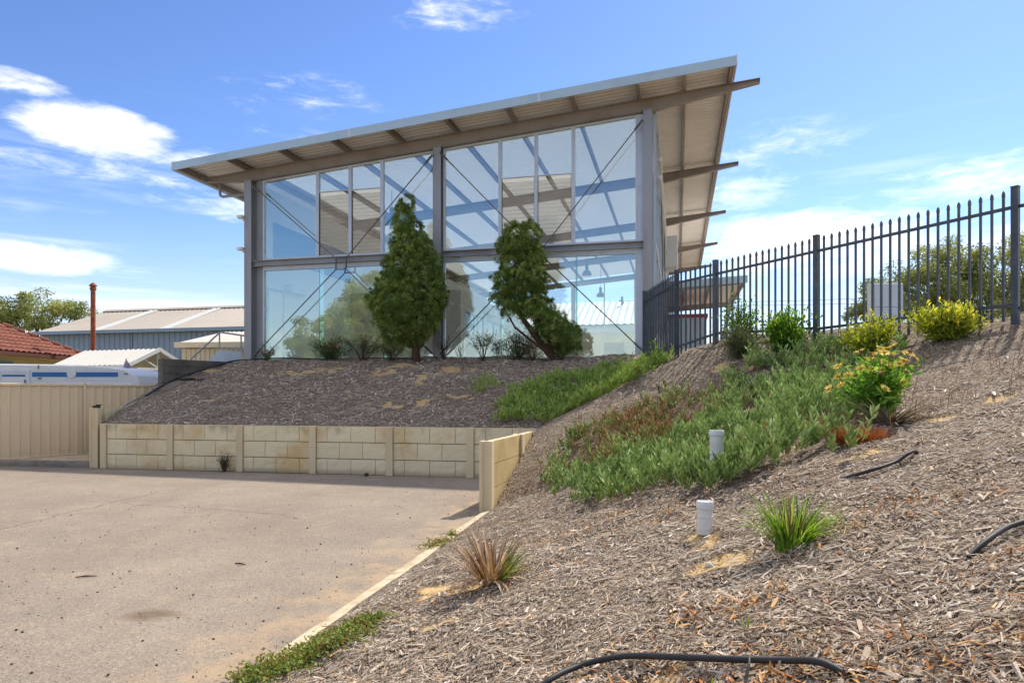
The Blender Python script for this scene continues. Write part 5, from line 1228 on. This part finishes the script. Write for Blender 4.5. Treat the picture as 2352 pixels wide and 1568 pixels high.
# yellow daisies
dz_ = thing('daisy_bush', 'green daisy plant with yellow flowers at the edge of the near ground cover', 'plant', on(3.10, 5.85))
br, LP, LD = [], [], []; heads = []
for i in range(52):
    a = rng.uniform(0, 6.28); rr = rng.uniform(0, 1)**.6; h = rng.uniform(.36, .70)*(1-.25*rr); e = np.array([math.cos(a)*rr*.44, math.sin(a)*rr*.36, h]); c_ = np.array([e[0]*.3, e[1]*.3, h*.55])
    br.append(([(0, 0, 0), tuple(c_), tuple(e)], [.006, .004, .0025])); heads.append((e, unit((e-c_)[None])[0]))
    k = 36; tt = rng.uniform(.15, .85, k)[:, None]; P = 2*tt*(1-tt)*c_+tt**2*e+rng.normal(0, .03, (k, 3)); LP.append(P); LD.append(unit(rng.normal(size=(k, 3))+[math.cos(a)*.5, math.sin(a)*.5, .5]))
M_stem = worn('green_stem', lin('#5b7a35'), .1, lin('#435c26'), .3, .7, 0, 5, 40, .1, .2)
limbs(br, M_stem, 'stems', dz_, 5)
P = np.concatenate(LP); D = np.concatenate(LD); link(leaf_mesh('foliage', P, D, rng.uniform(.05, .11, len(P)), rng.uniform(.018, .034, len(P)), leafy('daisy_leaf', [(0, lin('#4c7a26')), (.5, lin('#6f9c3a')), (1, lin('#9cc058'))], .45), rng.uniform(0, 1, len(P)), .25), 'foliage', dz_)
M_pet = leafy('yellow_petal', [(0, lin('#ecc94a')), (1, lin('#fbe688'))], .08); M_eye = worn('daisy_eye', lin('#a87a2a'), .2, lin('#6f4d1c'), .4, .9, 0, 30, 200, .3, .1); M_seed = worn('seed_head', lin('#8a6a48'), .2, lin('#6a4d34'), .4, .95, 0, 30, 200, .4, .1)
for i, (e, d) in enumerate(heads):
    if i % 5 < 3:
        fl_ = empty('flower'); fl_.parent = dz_; fl_.location = e
        d = Vector(d); d = (d+Vector((rng.normal(0, .4), -.5+rng.normal(0, .3), rng.uniform(0, .5)))).normalized(); fl_.rotation_euler = d.to_track_quat('Z', 'Y').to_euler()
        k = 13; a = np.arange(k)*2*math.pi/k; link(leaf_mesh('petals', np.stack([np.cos(a)*.008, np.sin(a)*.008, 0*a], 1), np.stack([np.cos(a), np.sin(a), 0*a+.25], 1), np.full(k, .042), np.full(k, .017), M_pet, rng.uniform(0, 1, k), .1), 'petals', fl_)
        b = MB(); b.lathe([(.011, -.002), (.012, .004), (.006, .009)], 8); b.build('eye', M_eye, fl_)
    else:
        b = MB(); b.lathe([(.006, -.01), (.018, .0), (.016, .012), (.005, .018)], 8); o = b.build('seed_head', M_seed, dz_); o.location = e
# purslane mats over the edge strip
def mat_plant(name, label, pts, n):
    pts = np.array(pts); k = rng.integers(0, len(pts), n); X = pts[k, 0]+rng.normal(0, 1, n)*pts[k, 2]; Y = pts[k, 1]+rng.normal(0, 1, n)*pts[k, 3]
    Z = np.maximum(terr(X, Y), .02)+np.abs(rng.normal(0, .022, n))
    P = np.stack([X, Y, Z], 1); c = pts[:, :2].mean(0); t = thing(name, label, 'weed', (c[0], c[1], 0)); P[:, :2] -= c
    D = unit(rng.normal(size=(n, 3))*[1, 1, .5]+[0, 0, .3])
    link(leaf_mesh('foliage', P, D, rng.uniform(.016, .034, n), rng.uniform(.012, .022, n), leafy(name+'_leaf', [(0, lin('#a0703e')), (.2, lin('#94803f')), (.35, lin('#5f7030')), (.7, lin('#87934a')), (1, lin('#aab46a'))], .3), np.clip(rng.normal(.5, .22, n), 0, 1), .25), 'foliage', t)
    b = MB()
    for i in range(40):
        j = rng.integers(len(pts)); x, y = pts[j, 0]+rng.normal(0, pts[j, 2]*.6)-c[0], pts[j, 1]+rng.normal(0, pts[j, 3]*.6)-c[1]; a = rng.uniform(0, 6.28); l_ = rng.uniform(.05, .16)
        z = max(tz(x+c[0], y+c[1]), .022)+.008; b.tube([(x, y, z), (x+math.cos(a)*l_*.5, y+math.sin(a)*l_*.5, z+.012), (x+math.cos(a)*l_, y+math.sin(a)*l_, z+.01)], .0022, 4)
    b.build('stems', byrnd('purslane_stem', [(0, lin('#8a5a34')), (1, lin('#8a5a34'))]), t)['kind'] = 'stuff'
mat_plant('purslane', 'low green weed mat growing over the edge strip at the bottom of the picture', [(-1.36,4.0,.09,.10),(-1.17,4.18,.09,.12),(-1.0,4.2,.06,.08),(-1.32,3.82,.09,.07),(-1.1,4.0,.09,.11),(-1.43,3.84,.05,.06),(-1.15,3.8,.10,.07),(-.95,4.02,.09,.08),(-.88,4.16,.06,.06),(-1.0,3.86,.09,.07)], 6400)
mat_plant('purslane', 'small weed growing through the edge strip left of the strappy clump', [(-.82,7.2,.08,.09),(-.74,7.4,.06,.08),(-.66,7.75,.03,.05)], 420)

# white capped pipes
M_pvc = worn('white_pvc', lin('#d3d5d3'), .04, lin('#9a8a72'), .3, .35, 0, 7, 40, .03, .45)
for x, y, h, r_, lb in ((1.15, 4.13, .165, .048, 'short white capped pvc pipe standing in bare mulch'), (1.66, 5.62, .37, .057, 'taller white capped pvc pipe standing among the succulents')):
    t = thing('pvc_pipe', lb, 'pipe', on(x, y, -.03), 0, 'white pvc pipes in the bank'); h += .03
    b = MB(); b.lathe([(r_*.93, 0), (r_*.93, h*.52), (r_*.95, h*.522), (r_*.95, h-.045)], 24); b.build('pipe', M_pvc, t, True)
    b = MB(); b.lathe([(r_*.96, h*.52), (r_, h*.525), (r_, h*.55), (r_*.955, h*.56)], 24); b.build('joint_ring', M_pvc, t, True)
    b = MB(); b.lathe([(r_*1.04, h-.044), (r_*1.06, h-.04), (r_*1.06, h-.008), (r_*1.0, h), (r_*.8, h), (r_*.78, h-.004)], 24); b.build('cap', M_pvc, t, True)
# irrigation hoses
M_hose = worn('black_poly_hose', (.016, .016, .018), .1, (.10, .09, .08), .35, .62, 0, 5, 40, .04, .5)
def hose(label, pts, r_, tail=True):
    P = [Vector((x, y, tz(x, y)+dz+(.022 if dz > .01 else 0))) for x, y, dz in pts]
    out = []
    for i in range(len(P)-1):
        p0_, p1_, p2_, p3_ = P[max(i-1, 0)], P[i], P[i+1], P[min(i+2, len(P)-1)]
        for k in range(6):
            t_ = k/6; out.append(.5*((2*p1_)+(p2_-p0_)*t_+(2*p0_-5*p1_+4*p2_-p3_)*t_*t_+(3*p1_-p0_-3*p2_+p3_)*t_**3))
    out.append(P[-1]); o = P[0].copy()
    b = MB(); b.tube([q-o for q in out], r_, 10); ob = b.build('irrigation_hose', M_hose, None, True); ob.location = o
    return tag(ob, label, 'hose')
hose('long black irrigation hose arching across the bottom of the bank', [(-.02,2.17,.0),(.055,2.25,.006),(.128,2.29,.011),(.23,2.376,.011),(.334,2.372,.011),(.416,2.328,.011),(.528,2.188,.011),(.654,2.064,.011),(.783,1.996,.011),(.857,1.908,.011),(.92,1.84,-.01),(.96,1.79,-.03)], .0105)
hose('thin black drip tube branching down from the long hose', [(.696,2.03,.018),(.683,1.996,.012),(.659,1.956,.004),(.648,1.93,-.01)], .004)
hose('black hose rising out of the mulch at the right edge', [(1.58,2.46,-.02),(1.65,2.50,.004),(1.748,2.54,.011),(1.863,2.612,.012),(1.947,2.632,.012),(2.12,2.66,.011),(2.4,2.68,0)], .0105)
hose('black hose curving over the sandy patch below the daisies', [(1.96,4.34,-.02),(2.068,4.248,.004),(2.176,4.148,.011),(2.344,4.216,.012),(2.458,4.252,.011),(2.62,4.45,-.02)], .011)
hose('black hose along the left edge of the mound and up to the glass', [(-8.95,16.9,.01),(-8.95,18.0,.02),(-8.72,18.7,.03),(-8.42,19.4,.03),(-8.2,20.2,.03),(-7.9,20.9,.03),(-6.9,20.9,.02),(-5.5,20.55,.02),(-4.2,20.25,.02),(-2.9,19.95,.0)], .022)
# litter on the asphalt
M_twig = worn('dark_twig', lin('#4a3b30'), .15, lin('#2d231c'), .3, .9, 0, 10, 60, .2, .1)
def twig(label, x, y, l_, a, r_=.006):
    b = MB(); dx_, dy_ = math.cos(a)*l_/2, math.sin(a)*l_/2; b.tube([(-dx_, -dy_, r_*1.1), (0, .004, r_*1.6), (dx_, dy_, r_*1.1)], [r_*.6, r_, r_*.4], 6); o = b.build('twig', M_twig); o.location = (x, y, 0); return tag(o, label, 'twig')
twig('dark twig lying on the open asphalt at left', -3.72, 6.05, .17, .25, .008)
twig('small broken twig on the asphalt right of the first one', -2.55, 6.5, .13, -.4, .008)
st = MB(); st.lathe([(.02, 0), (.045, .015), (.05, .035), (.03, .06)], 8); o = st.build('stone', worn('dark_stone', lin('#4a443e'), .2, lin('#2b2723'), .4, .9, 0, 20, 60, .4, .1), None, True); o.location = (-2.85, 13.55, 0); tag(o, 'dark stone lying on the asphalt near the long wall', 'stone')
o = MB().lathe([(.01, 0), (.02, .008), (.018, .018), (.008, .026)], 8).build('stone', worn('white_stone', lin('#c9bfb2'), .1, lin('#a0978a'), .3, .85, 0, 20, 60, .3, .1), None, True); o.location = (.93, 3.27, tz(.93, 3.27)+.005); tag(o, 'small white stone on bare sand in front of the bright grass tuft', 'stone')

# broad trees
def big_tree(name, label, loc, lobes, trunk, stops, per, L, Wd, dens=1.2, crad=(.5, .9), droop=.25, trans=.3, up=-.1, sc=1.):
    t = thing(name, label, 'tree', loc)
    C, O, Rr = lobes_to_clumps(lobes, dens, .2, crad)
    n = len(C); idx = np.repeat(np.arange(n), per); d = unit(rng.normal(size=(len(idx), 3))+O[idx]*.6)
    rad = Rr[idx]*rng.uniform(.1, 1, len(idx))**.6; P = C[idx]+d*rad[:, None]*np.array([1, 1, .62])
    D = unit(d*.6+rng.normal(0, .5, (len(idx), 3))+np.array([0, 0, up]))
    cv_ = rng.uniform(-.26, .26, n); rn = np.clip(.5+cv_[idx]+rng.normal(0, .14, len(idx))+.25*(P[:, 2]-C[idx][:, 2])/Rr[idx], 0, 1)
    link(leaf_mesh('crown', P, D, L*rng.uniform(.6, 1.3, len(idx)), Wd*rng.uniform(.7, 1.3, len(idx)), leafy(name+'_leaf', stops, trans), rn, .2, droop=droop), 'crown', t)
    limbs(trunk, M_bark, 'trunk', t, 8)
    return t
GUM = [(0, lin('#56603a')), (.45, lin('#838c50')), (.8, lin('#adb26a')), (1, lin('#c8c688'))]
def auto_trunk(lobes, r0, base=(0, 0, 0), fork=.35):
    top = max(l[2] for l in lobes); f = Vector((base[0], base[1], top*fork)); out = [([tuple(base), (base[0]+.1, base[1], top*fork*.5), tuple(f)], [r0, r0*.85, r0*.7])]
    for l in lobes:
        e = Vector(l[:3]); m = (f+e)/2+Vector((rng.normal(0, .3), rng.normal(0, .3), -.2)); out.append(([tuple(f), tuple(m), tuple(e)], [r0*.5, r0*.3, r0*.08]))
    return out
def px_lobes(Y, cx, items, zg):
    k = Y/1590; return [((px-1176)*k-cx, dy, 1.6+(905-py)*k-zg, r_*k, r_*k, r_*k*.8) for px, py, r_, dy in items]
lb = px_lobes(42, 26.8, [(2105,640,38,0),(2150,600,40,.5),(2150,670,44,-.5),(2205,580,40,0),(2200,640,46,.8),(2250,620,40,-.3),(2250,670,42,.3),(2290,650,36,0),(2205,700,44,0),(2110,700,40,.5),(2285,705,34,0),(2060,690,20,0)], 1.2)
big_tree('gum_tree', 'broad bushy gum tree behind the fence and right of the pylon sign', (26.8, 42, 1.2), lb, auto_trunk(lb, .3), GUM, 150, .24, .07, 1.1, (.5, .95))
lb = px_lobes(44, 23.6, [(1985,680,22,0),(2020,655,24,.4),(2000,715,24,0),(2045,690,26,-.3),(1965,715,16,0),(2040,725,22,0)], 1.2)
big_tree('gum_tree', 'smaller gum tree directly behind the pale pylon sign', (23.6, 44, 1.2), lb, auto_trunk(lb, .2), GUM, 130, .22, .065, 1.6, (.4, .7))
lb = px_lobes(40, 30.6, [(2340,600,36,0),(2380,570,40,.5),(2360,660,44,0),(2420,630,50,0),(2330,700,40,0),(2400,700,44,.4),(2470,600,46,0),(2460,680,48,0)], 1.2)
big_tree('gum_tree', 'gum tree at the right edge behind the last fence post', (30.6, 40, 1.2), lb, auto_trunk(lb, .3), GUM, 150, .24, .07, 1.1, (.5, .95))
lb = px_lobes(72, -49, [(20,715,26,0),(60,695,22,.6),(100,700,24,0),(85,730,26,0),(150,715,22,0),(180,712,16,0),(40,745,26,0),(130,745,18,0),(-20,720,30,0),(-10,750,30,0),(195,728,9,0)], 0)
big_tree('gum_tree', 'open crowned gum tree far off at left above the tiled roof', (-49, 72, 0), lb, auto_trunk(lb, .35, (0, 0, 0), .5), GUM, 120, .38, .10, .55, (.7, 1.2))
# the tree across the road whose outline shows in the lower left panes
mi = bl(2.5, .1); dirv = Vector(((800-1176)/1590, 1, 0)).normalized(); dirv = Vector(((850-1176)/1590, 1, 0)).normalized(); rf2 = dirv-2*dirv.dot(VB)*VB; hitp = bl(3.4, .1); pt = hitp+rf2*36
lb = [(rng.normal(0, 2.3), rng.normal(0, 1.6), 6.2+rng.normal(0, 1.6), 2.1, 2.0, 1.7) for _ in range(13)]+[(3.4, .5, 4.4, 1.7, 1.5, 1.3), (0, 0, 9.0, 1.7, 1.7, 1.2)]
big_tree('street_tree', 'broad tree across the driveway whose outline reflects in the lower left panes', (pt.x, pt.y, -.05), lb, auto_trunk(lb, .35), GUM, 170, .26, .08, .9, (.5, .95))
